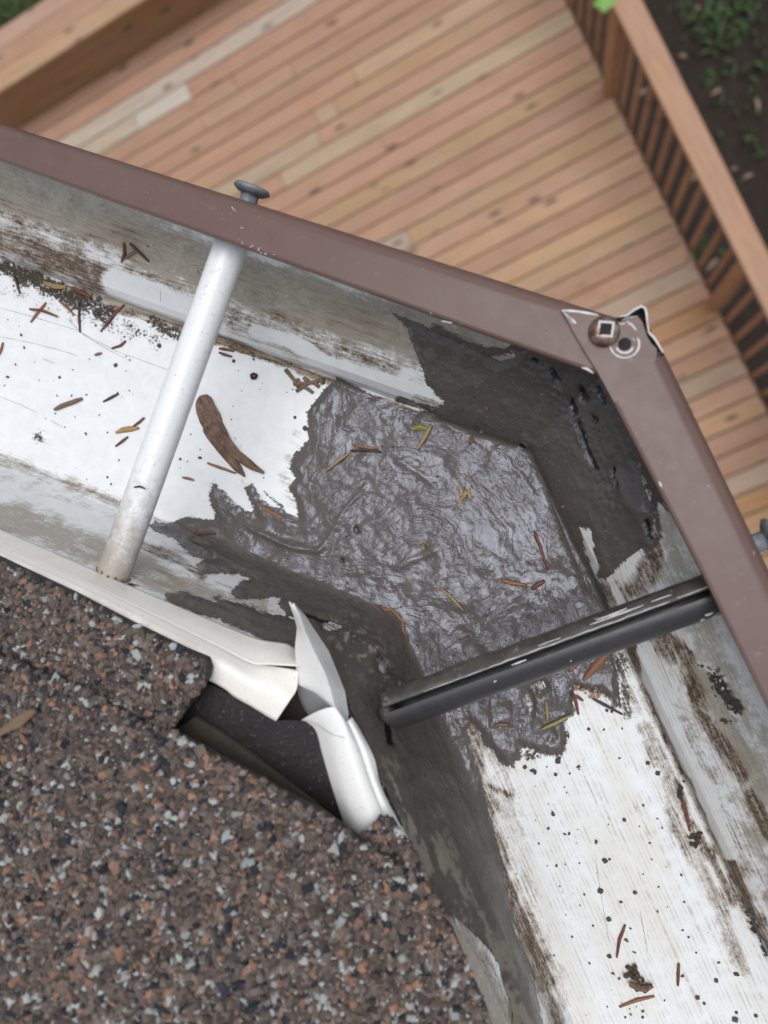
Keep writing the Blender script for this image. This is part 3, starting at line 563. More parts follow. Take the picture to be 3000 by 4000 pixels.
for pl, r, h_ in [([(2235, 1560), (2252, 1612)], 9, .0045), ([(2262, 1650), (2280, 1700), (2305, 1770), (2335, 1830)], 8, .0035), ([(2160, 1440), (2185, 1480)], 9, .003), ([(2085, 1402), (2100, 1410)], 10, .003), ([(2270, 1510), (2295, 1560)], 11, .003), ([(2340, 1512), (2365, 1570)], 8, .003),
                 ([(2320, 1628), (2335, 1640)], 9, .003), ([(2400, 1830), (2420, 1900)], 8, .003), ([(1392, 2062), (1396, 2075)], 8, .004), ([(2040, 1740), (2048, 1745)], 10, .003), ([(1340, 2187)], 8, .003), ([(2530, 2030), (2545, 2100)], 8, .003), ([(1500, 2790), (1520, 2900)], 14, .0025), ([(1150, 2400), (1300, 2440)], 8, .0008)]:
    g_ = np.exp(-(pdist(px+(fbm(px/9, py/9, 2, 66)-.5)*14, py, pl)/r)**2); H2 = H2-h_*g_; DENT_SHADE = np.maximum(DENT_SHADE, np.clip((g_-.35)*4, 0, 1))
mz = np.exp(-(pdist(px, py, [(2080, 1390), (2190, 1520), (2260, 1680), (2340, 1830), (2400, 1980)])/45)**2); H2 = H2+mz*.0022*(fbm(px/13, py/13, 3, 77)-.45)
rg = np.exp(-(pdist(px, py, [(1340, 2480), (1470, 2600), (1530, 2720)])/70)**2); H2 = H2+rg*.002*(fbm(px/14, py/14, 3, 78)-.45)
H2 = np.maximum(H2, .0001); W = W+NN*H2[:, None]
fa = flow(px, py); wa = -fa   # image y is down
thin = np.clip(1-(sd+7)/16, 0, 1)*.0
bwm = np.clip(1.35-pdist(px, py, [(1540, 3100), (1690, 3420), (1840, 3700), (1980, 4000)])/130, 0, 1)
pale = np.clip(.9*(rg*(fbm(px/17, py/17, 3, 91) > .60))+.62*bwm*np.clip((fbm((px*.91-py*.41)/26, (px*.41+py*.91)/150, 5, 95)*.7+fbm(px/15, py/15, 3, 96)*.3-.50)*11, 0, 1), 0, 1)
dz_ = np.maximum(np.clip(1.5-pdist(px, py, [(1480, 2800), (1620, 3100), (1780, 3450), (1950, 4000)])/150, 0, 1), .75*np.clip(1.4-pdist(px, py, [(700, 2380), (1100, 2420), (1350, 2520), (1480, 2700)])/120, 0, 1))
cols = np.stack([dz_, DENT_SHADE, pale], 1)
dirw = np.stack([np.maximum(0, np.cos(2*(wa-math.pi*k/4)))**2 for k in range(4)], 1); dirw /= dirw.sum(1)[:, None]+1e-9
SE = mk('sealant', W, FF, M['seal'], GUT, cols={'flow': cols, 'dir': dirw}); tag(SE, 'wet dark grey sealant trowelled over the corner joint')

# scratches on the white floor
scr = MB()
for pl in [[(0, 1203), (120, 1235), (300, 1290), (450, 1370), (560, 1410), (670, 1450)], [(0, 1315), (140, 1343), (240, 1370), (303, 1390)], [(0, 1550), (80, 1580), (148, 1615)], [(260, 1243), (330, 1310), (430, 1370), (490, 1400)], [(165, 1400), (215, 1420)], [(195, 1640), (245, 1670)], [(627, 1125), (627, 1225)],
           [(2280, 3030), (2310, 3090), (2335, 3150)], [(2500, 3560), (2515, 3640), (2530, 3720)], [(2325, 3350), (2345, 3480), (2380, 3680)], [(2560, 2440), (2565, 2520), (2590, 2600), (2625, 2690)]]:
    P_ = []
    for (x0, y0), (x1, y1) in zip(pl[:-1], pl[1:]):
        for t in np.linspace(0, 1, 5)[:-1]: P_.append(surf(x0+(x1-x0)*t, y0+(y1-y0)*t, .00004)[0])
    P_.append(surf(*pl[-1], .00004)[0]); ribbon(scr, P_, .00042, .00005)
scr.out('scratches', mat_col('scratch_dirt', (.16, .13, .10), (.35, .32, .28), .7), TRL)

# ------------------------------------------------------------------ hangers
FZ = .2885
f1 = thing('ferrule_tube', LP(-.01, -.1505, FZ), 'smooth white round spacer tube crossing the left part of the gutter', 'gutter spacer')
mb = MB(); A = LP(-.0855, -.1515, FZ); B = LP(.0655, -.1495, FZ)
mb.tube([A+(B-A)*t for t in np.linspace(0, 1, 14)], .0066, 28)
mb.out('tube', M['tube'], f1, smooth=True)
md = bpy.data.objects[f1.children[0].name].modifiers.new('e', 'EDGE_SPLIT'); md.split_angle = math.radians(50)
rs = MB()
for k in range(14):
    a_ = 2*math.pi*k/14; q = A+np.array([uL[0]*math.cos(a_), uL[1]*math.cos(a_), math.sin(a_)])*.0064+np.array([nL[0], nL[1], 0])*.0012*random.random()
    rs.lathe(q, (0, 0, 1), [(.0004, -.0006), (.0009, 0), (.0004, .0006)], 6)
rs.out('rust_ring', M['twig'], f1)
def spike(base, axis, lab, hr=.0071):
    s_ = thing('spike_head', base, lab, 'gutter spike'); mb = MB(); axis = np.array(axis)
    mb.lathe(base, axis, [(.0036, -.004), (.0033, .003), (.0034, .0075)], 20, jit=.12); mb.out('shank', M['zinc'], s_, smooth=True)
    mb = MB(); mb.lathe(base+axis*.0062, axis, [(.0030, 0), (.0050, .0004), (hr, .0018), (hr*1.02, .0026), (hr*.93, .0034), (.003, .0038)], 26, jit=.10); mb.out('head', M['zinc'], s_, smooth=True); return s_
spike(LP(.0668, -.1492, .2895), (nL[0], nL[1], .12), 'grey spike with flat round head poking out beyond the left brown lip')
spike(RP(.0536, .0385, .2895), (nR[0]+.05, nR[1]-.0, .05), 'grey spike head just showing outside the right lip at the edge of the photo')
# dark slotted ferrule
A = RP(-.084, .0440, .2875); B = RP(.0525, .0490, .2875); ax = (B-A)/np.linalg.norm(B-A)
f2 = thing('slotted_spacer_tube', (A+B)/2, 'dark brown slotted spacer tube smeared with sealant, crossing the gutter right of the corner', 'gutter spacer')
sd_ = -np.array([-ax[1], ax[0], 0]); up = np.array([0, 0, 1.])
def arcstrip(mb, t0, t1, r, th, n, nl, m=0, rag=0):
    V = []
    for i in range(nl+1):
        c = A+(B-A)*i/nl
        for k in range(n+1):
            q = t0+(t1-t0)*k/n+(rag*(random.random()-.5) if k == n else 0); V.append(c+(sd_*math.cos(q)+up*math.sin(q))*r)
        for k in range(n, -1, -1):
            q = t0+(t1-t0)*k/n; V.append(c+(sd_*math.cos(q)+up*math.sin(q))*(r-th))
    w_ = 2*(n+1); Fc = [(i*w_+k, i*w_+(k+1) % w_, (i+1)*w_+(k+1) % w_, (i+1)*w_+k) for i in range(nl) for k in range(w_)]
    Fc += [tuple(range(w_-1, -1, -1)), tuple(nl*w_+k for k in range(w_))]; mb.add(V, Fc, m)
mb = MB(); arcstrip(mb, math.radians(97), math.radians(97-342), .0072, .0007, 30, 30); TB = mb.out('tube', M['black'], f2, smooth=True)
md = TB.modifiers.new('e', 'EDGE_SPLIT'); md.split_angle = math.radians(45)
# split line sits at ~60-80 deg; the upper-left quarter carries the sealant film
def mat_film():
    m = N('sealant_film', .5); o = m.coord('Object'); c = m.mix(m.ramp(m.noise(o, 150, 5, .7), [(.35, 0), (.65, 1)]), (.035, .032, .028), (.085, .078, .066))
    c = m.mix(m.ramp(m.noise(o, 330, 4, .7), [(.62, 0), (.70, .7)]), c, (.34, .34, .31)); return m.fin(c, None, m.bump(m.noise(o, 300, 4), .6, .0006))
M['film'] = mat_film()
fb = MB(); V = []; nl, n = 110, 12
for i in range(nl+1):
    c = A+(B-A)*(i/nl)
    for k in range(n+1):
        q = math.radians(117)+math.radians(70)*k/n; hh = .00025+.0009*max(0, fbm(np.array([i*.13]), np.array([k*.3]), 3, 5)[0]-.42)*(1.6 if i < 40 else 1)
        if k in (0, n): hh = -.0001
        V.append(c+(sd_*math.cos(q)+up*math.sin(q))*(.0072+hh))
fb.add(V, grid_faces(nl+1, n+1, True).tolist()); fb.out('sealant_film', M['film'], f2, smooth=True)
wl = MB()
for t0, t1, an, ww in [(.30, .78, 119, .0005), (.80, .99, 120, .0005), (.58, .72, 134, .0007), (.60, .68, 142, .0009), (.74, .79, 136, .0009), (.12, .3, 118, .0004), (.44, .50, 128, .0007), (.36, .40, 104, .0009), (.845, .865, 52, .0014), (.855, .88, 28, .0006), (.885, .905, 12, .0007), (.83, .842, 38, .0007), (.30, .31, 80, .0006), (.5, .505, 60, .0005)]:
    pts = []
    for t in np.linspace(t0, t1, max(3, int((t1-t0)*60))):
        q = math.radians(an+random.uniform(-1.2, 1.2)+(t-t0)/(t1-t0)*(18 if an < 30 else 0)); pts.append(A+(B-A)*t+(sd_*math.cos(q)+up*math.sin(q))*.0077)
    ribbon(wl, pts, ww, .0002)
wl.out('paint_scrapes', M['chip'], f2)
gb = MB(); gb.lathe(A+up*.004+ax*.000, (.2, .1, 1), [(.0036, -.004), (.0042, -.002), (.003, .001), (.001, .0025)], 14, jit=.6); gb.lathe(A-sd_*.004+ax*.001, (0, 0, 1), [(.0030, -.006), (.0034, -.003), (.0026, .001), (.001, .002)], 12, jit=.6)
gb.out('sealant_gob', M['film'], f2, smooth=True)

# ------------------------------------------------------------------ ROOF
SL = .35; TOP = .2545
def dL_(x, y): return TOP+SL*((x*nL[0]+y*nL[1])+.0925)
def dR_(x, y): return TOP+SL*((x*nR[0]+y*nR[1])+.0870)
def roof_pt(px_, py_, lift=0., only=None):
    r = ray(px_, py_); r = r/-r[2]
    dl = (TOP+SL*.0925)/(1-SL*(nL@r[:2])); dr = (TOP+SL*.0870)/(1-SL*(nR@r[:2]))
    d = max(dl, dr) if only is None else (dl if only == 'L' else dr)
    d -= lift; return np.array([r[0]*d, r[1]*d, Z0-d])
ROOF = thing('house_eaves', P(900, 2900, .27), 'roof corner of speckled brown, grey and orange shingles with white metal edging', 'house roof')
PAL = [((.098, .077, .066), .32), ((.135, .108, .092), .22), ((.070, .054, .046), .14), ((.29, .31, .30), .09), ((.23, .130, .088), .10), ((.020, .024, .032), .12), ((.19, .16, .14), .03)]
ico = []
ph = (1+5**.5)/2
for s1 in (-1, 1):
    for s2 in (-1, 1): ico += [(0, s1, s2*ph), (s1, s2*ph, 0), (s2*ph, 0, s1)]
ico = np.array(ico, float); ico /= np.linalg.norm(ico[0])
from itertools import combinations
_d = lambda i, j: np.linalg.norm(ico[i]-ico[j])
icof = []
for i, j, k in combinations(range(12), 3):
    if _d(i, j) < 1.1 and _d(j, k) < 1.1 and _d(i, k) < 1.1:
        nrm = np.cross(ico[j]-ico[i], ico[k]-ico[i]); icof.append((i, j, k) if nrm@ico[i] > 0 else (i, k, j))
icof = np.array(icof)
def granules(name, poly, lift, parent, count, only=None, extra=None, smin=.0005, smax=.0022):
    """stone granules bedded over a shingle outline (photo pixels), as one mesh"""
    poly = np.array(poly, float); mn = poly.min(0); mx = poly.max(0); pts = []
    X = rng.uniform(mn[0], mx[0], count*4); Y = rng.uniform(mn[1], mx[1], count*4); ins = sdf(X, Y, poly) > -6; X = X[ins][:count]; Y = Y[ins][:count]
    C = np.array([roof_pt(x, y, lift, only) for x, y in zip(X, Y)])
    if extra is not None: C = np.vstack([C, extra])
    n = len(C); sz = smin+(smax-smin)*rng.random(n)**2.6; an = rng.uniform(.55, 1.3, (n, 3)); an[:, 2] *= .8; C[:, 2] -= sz*.35
    rot = rng.normal(size=(n, 3, 3)); rot = np.linalg.qr(rot)[0]
    J = ico[None]*(1+rng.uniform(-.3, .3, (n, 12, 1))); V = np.einsum('nij,nkj->nki', rot, J*an[:, None])*sz[:, None, None]+C[:, None]
    Fc = (icof[None]+12*np.arange(n)[:, None, None]).reshape(-1, 3)
    ci = rng.choice(len(PAL), n, p=np.array([p for _, p in PAL])/sum(p for _, p in PAL)); base = np.array([c for c, _ in PAL])[ci]*rng.uniform(.75, 1.25, (n, 1))
    col = np.repeat(base, 12, 0)
    return V.reshape(-1, 3), Fc, col
def shingle(name, poly, lift, th, count, only=None, lab=None):
    top = [roof_pt(x, y, lift, only) for x, y in poly]; mb = MB()
    # dense top so hip folds are followed
    xs = np.array(poly); V = []; 
    mb.prism(top[::-1] if False else top, (0, 0, -th)) if only else None
    if not only:
        step = 70; x0, y0 = xs.min(0); x1, y1 = xs.max(0); gx = np.arange(x0, x1+step, step); gy = np.arange(y0, y1+step, step)
        idx = {}
        def vid(x, y):
            if (x, y) not in idx: idx[(x, y)] = len(V); V.append(roof_pt(x, y, lift))
            return idx[(x, y)]
        cells = []
        for i in range(len(gx)-1):
            for j in range(len(gy)-1):
                c = sdf(np.array([gx[i]+step/2]), np.array([gy[j]+step/2]), poly)[0]
                if c > step*.72: cells.append((vid(gx[i], gy[j]), vid(gx[i], gy[j+1]), vid(gx[i+1], gy[j+1]), vid(gx[i+1], gy[j])))
        mb.add(V, cells)
        # edge skirt strip joining the outline to the inner cells
        n = len(poly); dense = []
        for i in range(n):
            a_, b_ = np.array(poly[i], float), np.array(poly[(i+1) % n], float); k = max(1, int(np.hypot(*(b_-a_))/45))
            dense += [a_+(b_-a_)*q/k for q in range(k)]
        cen = xs.mean(0); o_ = [roof_pt(p[0], p[1], lift) for p in dense]
        inn = []
        for i, p in enumerate(dense):
            t = dense[(i+1) % len(dense)]-dense[i-1]; nn = np.array([-t[1], t[0]]); nn /= np.linalg.norm(nn)
            if sdf(np.array([p[0]+nn[0]*20]), np.array([p[1]+nn[1]*20]), poly)[0] < 0: nn = -nn
            q = p+nn*115; inn.append(roof_pt(q[0], q[1], lift+.00015))
        m_ = len(dense); bot = [p-np.array([0, 0, th]) for p in o_]
        mb.add(o_+inn+bot, [(i, (i+1) % m_, m_+(i+1) % m_, m_+i) for i in range(m_)]+[(i, 2*m_+i, 2*m_+(i+1) % m_, (i+1) % m_) for i in range(m_)])
    V, Fc, col = granules(name, poly, lift+.0002, ROOF, count, only)
    base = mb; nb = len(base.v); allV = np.vstack([np.array(base.v), V]); allF = [list(f) for f in base.f]+(Fc+nb).tolist()
    mi = [1]*len(base.f)+[0]*len(Fc); cc = np.vstack([np.full((nb, 3), .05), col])
    o = mk('shingle', allV, allF, [M['gran'], M['asphalt']], ROOF, smooth=False, cols={'tint': cc}, mi=mi)
    if lab: tag(o, lab)
    return o
S1 = [(-500, 1960), (0, 2200), (250, 2318), (480, 2438), (700, 2545), (785, 2580), (798, 2620), (790, 2660), (735, 2740), (640, 2862), (500, 2900), (0, 2800), (-500, 2650)]
S2 = [(-500, 2330), (0, 2560), (330, 2705), (560, 2830), (700, 2885), (860, 2975), (1000, 3048), (1120, 3118), (1260, 3190), (1400, 3290), (1560, 3400), (1660, 3475), (1760, 3650), (1900, 3980), (2000, 4400), (-500, 4400)]
S3 = [(1384, 3312), (1440, 3250), (1503, 3198), (1540, 3232), (1600, 3320), (1681, 3470), (1798, 3768), (1930, 4080), (2050, 4400), (1800, 4400), (1500, 3500)]
shingle('a', S1, .0, .0075, 8000, 'L', 'first shingle along the left eave with a ragged cut end')
shingle('b', S2, .0034, .0050, 34000, None, 'large shingle field lapped over the hip')
shingle('c', S3, -.001, .004, 4500, 'R', 'narrow shingle along the right eave with a pointed end')
UN = MB()
def layer(mb, poly, depth_fn, th=.0012, m=0): mb.prism([depth_fn(x, y) for x, y in poly][::-1], (0, 0, -th), m)
UPOLY = [(560, 2560), (760, 2640), (795, 2665), (850, 2685), (917, 2722), (985, 2760), (1040, 2797), (1074, 2816), (1130, 2812), (1200, 2818), (1232, 2850), (1262, 2950), (1297, 3076), (1335, 3190), (1400, 3330), (1300, 3500), (900, 3300), (500, 2950)]
def ud(x, y): return P(x, y, .2645)
layer(UN, UPOLY, ud); UNO = UN.out('underlayment', M['under'], ROOF)
OL = MB(); layer(OL, [(690, 2850), (760, 2800), (860, 2860), (980, 2945), (1100, 3040), (1230, 3140), (1330, 3230), (1400, 3330), (1250, 3350), (900, 3150)], lambda x, y: P(x, y, .2615), .002)
OL.out('starter_strip', M['olive'], ROOF)
# drip edges: lofted from sections
def loft(mb, secs, m=0, th=.0006):
    a_, b_ = len(secs), len(secs[0]); V = [p for s_ in secs for p in s_]; mb.add(V, grid_faces(a_, b_).tolist(), m)
def dripL(s_, mb_=None):
    pass
def patch(mb, rows, m=0, sub_=6, lin=False):   # rows of (px,py,depth); bilinear refined
    R_ = [[P(*p) for p in r] for r in rows]; R_ = np.array(R_); a_, b_ = R_.shape[:2]
    def cr(A_, n, k):
        x = np.linspace(0, n-1, (n-1)*k+1); i = np.clip(x.astype(int), 0, n-2); t = (x-i)[:, None, None]
        g = lambda q: A_[np.clip(q, 0, n-1)]
        if lin: return g(i)*(1-t)+g(i+1)*t
        p0, p1, p2, p3 = g(i-1), g(i), g(i+1), g(i+2)
        return .5*((2*p1)+(p2-p0)*t+(2*p0-5*p1+4*p2-p3)*t**2+(3*p1-p0-3*p2+p3)*t**3)
    R2 = cr(R_, a_, sub_); R2 = np.transpose(cr(np.transpose(R2, (1, 0, 2)), b_, sub_), (1, 0, 2)); mb.add(R2.reshape(-1, 3), grid_faces(*R2.shape[:2]).tolist(), m)
PR = [(-.0850, .2832), (-.0856, .2755), (-.0862, .2690), (-.0872, .2662), (-.0890, .2637), (-.0985, .2632)]
def isec(t): return [LP(o_, t, d_) for o_, d_ in PR]
def pcol(ps): return [P(x, y, d) for (x, y), d in zip(ps, (.2830, .2755, .2695, .2668, .2632, .2638))]
pre = [isec(t) for t in (-.62, -.45, -.33, -.25, -.20, -.17, -.15)]
cols_u = pre+[pcol([(860, 2437), (852, 2475), (842, 2520), (838, 2538), (828, 2578), (800, 2650)]), pcol([(1000, 2492), (985, 2535), (975, 2588), (970, 2608), (955, 2652), (915, 2722)]), pcol([(1060, 2505), (1050, 2542), (1040, 2594), (1040, 2618), (1030, 2688), (990, 2765)]),
                pcol([(1125, 2516), (1118, 2556), (1110, 2597), (1100, 2650), (1088, 2718), (1046, 2800)]), pcol([(1166, 2548), (1166, 2574), (1168, 2599), (1160, 2690), (1129, 2740), (1078, 2817)])]
def rowloft(mb, C_):
    A_ = np.array(C_); a_, b_ = A_.shape[:2]
    def cr(A2, k):
        n = len(A2); x = np.linspace(0, n-1, (n-1)*k+1); i = np.clip(x.astype(int), 0, n-2); t = (x-i)[:, None, None]; g = lambda q: A2[np.clip(q, 0, n-1)]
        p0, p1, p2, p3 = g(i-1), g(i), g(i+1), g(i+2); return .5*((2*p1)+(p2-p0)*t+(2*p0-5*p1+4*p2-p3)*t**2+(3*p1-p0-3*p2+p3)*t**3)
    R2 = cr(A_, 6); R2 = np.transpose(cr(np.transpose(R2, (1, 0, 2)), 5), (1, 0, 2)); mb.add(R2.reshape(-1, 3), grid_faces(*R2.shape[:2]).tolist())
mbd = MB(); rowloft(mbd, [c[:3] for c in cols_u])
low = [list(c[2:]) for c in cols_u]; low[-2][0] = P(1110, 2608, .2700); low[-1][0] = P(1167, 2619, .2705); low[-3][0] = P(1040, 2598, .2697)
rowloft(mbd, low)
DL = mbd.out('drip_edge', M['cream'], ROOF, smooth=True); tag(DL, 'white drip edge along the left eave, buckled and torn at its right end')
# standing folded flap
mbf2 = MB()
patch(mbf2, [[(1131, 2349, .268), (1150, 2368, .268), (1143, 2358, .268)], [(1150, 2400, .271), (1170, 2400, .265), (1190, 2408, .272)], [(1164, 2450, .272), (1190, 2460, .263), (1228, 2466, .274)], [(1156, 2530, .273), (1228, 2545, .262), (1280, 2544, .274)], [(1160, 2610, .272), (1268, 2625, .260), (1318, 2636, .272)], [(1162, 2670, .270), (1290, 2690, .260), (1345, 2705, .270)], [(1232, 2702, .266), (1306, 2752, .259), (1357, 2788, .268)], [(1300, 2758, .262), (1335, 2800, .2595), (1357, 2826, .266)]], sub_=5, lin=True)
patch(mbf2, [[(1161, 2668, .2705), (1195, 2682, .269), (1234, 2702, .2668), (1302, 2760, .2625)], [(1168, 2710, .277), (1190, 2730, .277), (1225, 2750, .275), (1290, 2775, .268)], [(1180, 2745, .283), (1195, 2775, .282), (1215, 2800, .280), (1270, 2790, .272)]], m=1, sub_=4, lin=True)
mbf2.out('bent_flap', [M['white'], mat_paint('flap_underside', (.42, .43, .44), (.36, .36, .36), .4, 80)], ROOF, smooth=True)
mbr = MB()
patch(mbr, [[(1178, 2811, .2655), (1240, 2778, .2610), (1300, 2762, .2600), (1332, 2790, .2615), (1352, 2822, .264)], [(1232, 2848, .2648), (1285, 2835, .2600), (1335, 2820, .2592), (1362, 2850, .2610), (1382, 2872, .264)],
            [(1262, 2950, .2648), (1310, 2935, .2602), (1360, 2920, .2594), (1395, 2930, .2612), (1410, 2950, .264)], [(1300, 3080, .2648), (1345, 3070, .2604), (1400, 3050, .2596), (1435, 3050, .2614), (1448, 3060, .264)],
            [(1345, 3215, .2648), (1385, 3205, .2606), (1440, 3180, .2598), (1480, 3165, .2616), (1492, 3170, .264)], [(1384, 3330, .2648), (1430, 3320, .2606), (1490, 3290, .2598), (1535, 3270, .2616), (1545, 3270, .264)]])
patch(mbr, [[(1352, 2822, .2636), (1362, 2812, .2636), (1372, 2802, .2655)], [(1378, 2870, .2636), (1393, 2862, .2636), (1418, 2880, .2665)], [(1408, 2950, .2636), (1430, 2945, .2636), (1460, 2965, .2665)], [(1446, 3060, .2636), (1466, 3055, .2636), (1482, 3062, .2665)], [(1490, 3170, .2636), (1512, 3165, .2636), (1535, 3178, .2665)], [(1540, 3270, .2636), (1566, 3268, .2636), (1590, 3275, .2665)]])
DR = mbr.out('drip_edge', M['white'], ROOF, smooth=True); tag(DR, 'white drip edge along the right eave, bent and creased at its upper end')
cr_ = MB(); ribbon(cr_, [P(1185, 2808, .2635), P(1240, 2838, .2603), P(1290, 2866, .2590), P(1340, 2880, .2586), P(1372, 2888, .2605)], .00045, .0004); cr_.out('crease', mat_paint('crease_grey', (.45, .44, .42), (.6, .6, .58), .5), DR)
sol = [o_.modifiers.new('t', 'SOLIDIFY') for o_ in ROOF.children if o_.name.startswith(('drip', 'bent'))]
for q in sol: q.thickness = .0004; q.offset = -1
for o_ in ROOF.children:
    if o_.name.startswith('bent'): e_ = o_.modifiers.new('e', 'EDGE_SPLIT'); e_.split_angle = math.radians(14)
# fascia, sheathing, soffit and wall below
fz = MB()
for u_, n_, o1 in ((uL, nL, 'L'), (uR, nR, 'R')):
    pass
c1 = corner(-.0915, -.0965); c2 = corner(-.11, -.109); far = .9
def quadwall(ca, cb, z1, z2, mat, name):
    mb = MB()
    for sgn, u_ in ((-1, uL), (1, uR)):
        a0 = np.array([*ca, 0]); a1 = np.array([*(ca+sgn*u_*4), 0]); b1 = np.array([*(cb+sgn*u_*4), 0]); b0 = np.array([*cb, 0])
        q = [a0, a1, b1, b0]; q = [p+np.array([0, 0, Z0-z1]) for p in q]
        mb.prism(q if sgn > 0 else q[::-1], (0, 0, -(z2-z1)))
    return mb.out(name, mat, ROOF)
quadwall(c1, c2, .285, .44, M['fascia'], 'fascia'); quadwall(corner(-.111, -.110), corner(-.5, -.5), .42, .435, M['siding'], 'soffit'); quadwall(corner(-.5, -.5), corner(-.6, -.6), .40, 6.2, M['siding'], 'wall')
# roof body beyond the frame
rb = MB(); hipdir = -(corner(1, 1)); 
cc0 = corner(-.19, -.185); top_ = []
for (sg, u_) in ((-1, uL), (1, uR)):
    e0 = cc0; e1 = cc0+sg*u_*4; h0 = cc0+hipdir*2.; h1 = e1+hipdir*2.
    def z(p): return Z0-.2700+SL*min(-(p@nL)-.0925, -(p@nR)-.087)
    V = [np.array([*e0, z(e0)-.002]), np.array([*e1, Z0-.272]), np.array([*(e1-(nL if sg < 0 else nR)*2), Z0-.272+SL*2]), np.array([*h0, z(h0)-.002])]
    rb.prism(V if sg > 0 else V[::-1], (0, 0, -.02))
def mat_far():
    m = N('granule_field', .85, spec=.3); v = m.n('TexVoronoi', {'Vector': m.coord('Object'), 'Scale': 520.}); r_ = m.n('SeparateColor', {'Color': v.outputs['Color']}).outputs[0]
    c = m.ramp(r_, [(0, (.02, .024, .032)), (.12, (.070, .054, .046)), (.28, (.098, .077, .066)), (.58, (.135, .108, .092)), (.80, (.23, .13, .088)), (.90, (.29, .31, .30))], 'CONSTANT'); return m.fin(c, None, m.bump(v.outputs['Distance'], .8, .001))
rb.out('roof_sheathing', mat_far(), ROOF)

# ------------------------------------------------------------------ DECK
DD = 5.6; pit = .1405; g0 = -2.396
DECK = thing('wooden_deck', RP(0, -2, DD), 'large timber deck of pink-brown and honey planks far below the gutter', 'deck')
PK = (.41, .228, .135); TN = (.445, .27, .14); GY = (.37, .27, .185); OR = (.40, .205, .075); LG = (.43, .34, .265)
# plank colours counted from the bench outwards; index 0 starts at t=-4.48
seq = {}
BR = (.42, .26, .135)
order = [PK, PK, LG, PK, PK, PK, PK, TN, TN, PK, TN, PK, PK, BR, PK, PK, TN, PK, TN, PK, TN, BR, PK, PK, GY, PK, OR, PK, PK, GY, PK, TN, PK, PK, GY, OR, (.43, .25, .13), PK, TN, PK, PK, GY, TN, PK]
SEG = {2: [(1.512, (.48, .405, .32))], 3: [(-1.63, (.43, .36, .26)), (-1.15, (.58, .52, .45)), (1.512, PK)], 4: [(-.8, PK), (1.512, PK)], 5: [(-1.15, PK), (-.37, (.42, .25, .155)), (1.512, PK)], 7: [(.02, PK), (1.512, (.43, .29, .165))], 8: [(-.36, PK), (-.2, (.44, .30, .17)), (1.512, TN)],
       9: [(-.40, (.39, .29, .19)), (1.512, PK)], 10: [(-.78, PK), (1.512, (.44, .32, .20))], 11: [(0., PK), (1.512, PK)], 16: [(-.11, LG), (1.512, TN)], 12: [(1.512, PK)], 13: [(1.512, BR)]}
mb = MB(); uvs = []
nb = int((4.48+2.4)/pit)+1
t = g0-pit*15
for i in range(60):
    tt = t+i*pit; base = order[i] if i < len(order) else random.choice([PK, TN, PK, GY])
    x = -7.0; first = True
    segs = SEG.get(i, [(1.512, base)]); ca = -7.0
    for b_, bc_ in segs:
        a_ = ca; ca = b_
        c = np.array(bc_)*random.uniform(.90, 1.08)*np.array([1, random.uniform(.97, 1.03), random.uniform(.94, 1.05)])
        y0, y1 = tt+.005, tt+pit-.005; xa, xb = a_+.002, b_-.002; bv = .008
        V = [RP(xa, y0, DD+.003), RP(xb, y0, DD+.003), RP(xb, y0+bv, DD), RP(xa, y0+bv, DD), RP(xb, y1-bv, DD), RP(xa, y1-bv, DD), RP(xb, y1, DD+.003), RP(xa, y1, DD+.003), RP(xa, y0, DD+.035), RP(xb, y0, DD+.035), RP(xb, y1, DD+.035), RP(xa, y1, DD+.035)]
        Fc = [(0, 1, 2, 3), (3, 2, 4, 5), (5, 4, 6, 7), (8, 9, 1, 0), (7, 6, 10, 11), (1, 9, 10, 6, 4, 2), (8, 0, 3, 5, 7, 11)]
        mb.add(V, [f[::-1] for f in Fc], 0, tuple(c)); ru = random.uniform(0, 40)
        for xx, yy in [(xa, y0), (xb, y0), (xb, y0+bv), (xa, y0+bv), (xb, y1-bv), (xa, y1-bv), (xb, y1), (xa, y1), (xa, y0), (xb, y0), (xb, y1), (xa, y1)]: uvs.append((xx+ru, yy+ru*.37))
mk('deck_surface', mb.v, mb.f, M['deck'], DECK, smooth=False, uv=uvs, cols={'tint': mb.c})
mb = MB(); mb.prism([RP(-7, -4.6, DD+.09), RP(1.48, -4.6, DD+.09), RP(1.48, 4, DD+.09), RP(-7, 4, DD+.09)][::-1], (0, 0, -.16)); mb.out('frame', mat_col('joists', (.02, .014, .01), (.05, .035, .025), .9, 5), DECK)
def woodbox(mb, uvs, o0, o1, t0, t1, d0, d1, col, frame=RP):
    V = [frame(o0, t0, d0), frame(o1, t0, d0), frame(o1, t1, d0), frame(o0, t1, d0), frame(o0, t0, d1), frame(o1, t0, d1), frame(o1, t1, d1), frame(o0, t1, d1)]
    mb.add(V, [(3, 2, 1, 0), (4, 5, 6, 7), (0, 1, 5, 4), (1, 2, 6, 5), (2, 3, 7, 6), (3, 0, 4, 7)], 0, col); ru = random.uniform(0, 50)
    for o_, t_, d_ in [(o0, t0, d0), (o1, t0, d0), (o1, t1, d0), (o0, t1, d0), (o0, t0, d1), (o1, t0, d1), (o1, t1, d1), (o0, t1, d1)]:
        uvs.append(((o_+d_ if abs(o1-o0) > abs(t1-t0) else t_+d_)+ru, (t_+d_ if abs(o1-o0) > abs(t1-t0) else o_+d_)+ru))
def wb(name, parent, boxes, mat=None, frame=RP):
    mb = MB(); uvs = []
    for bx in boxes: woodbox(mb, uvs, *bx, frame=frame)
    o_ = mk(name, mb.v, mb.f, mat or M['deckrail'], parent, smooth=False, uv=uvs, cols={'tint': mb.c})
    md_ = o_.modifiers.new('b', 'BEVEL'); md_.width = .004; md_.segments = 2; return o_
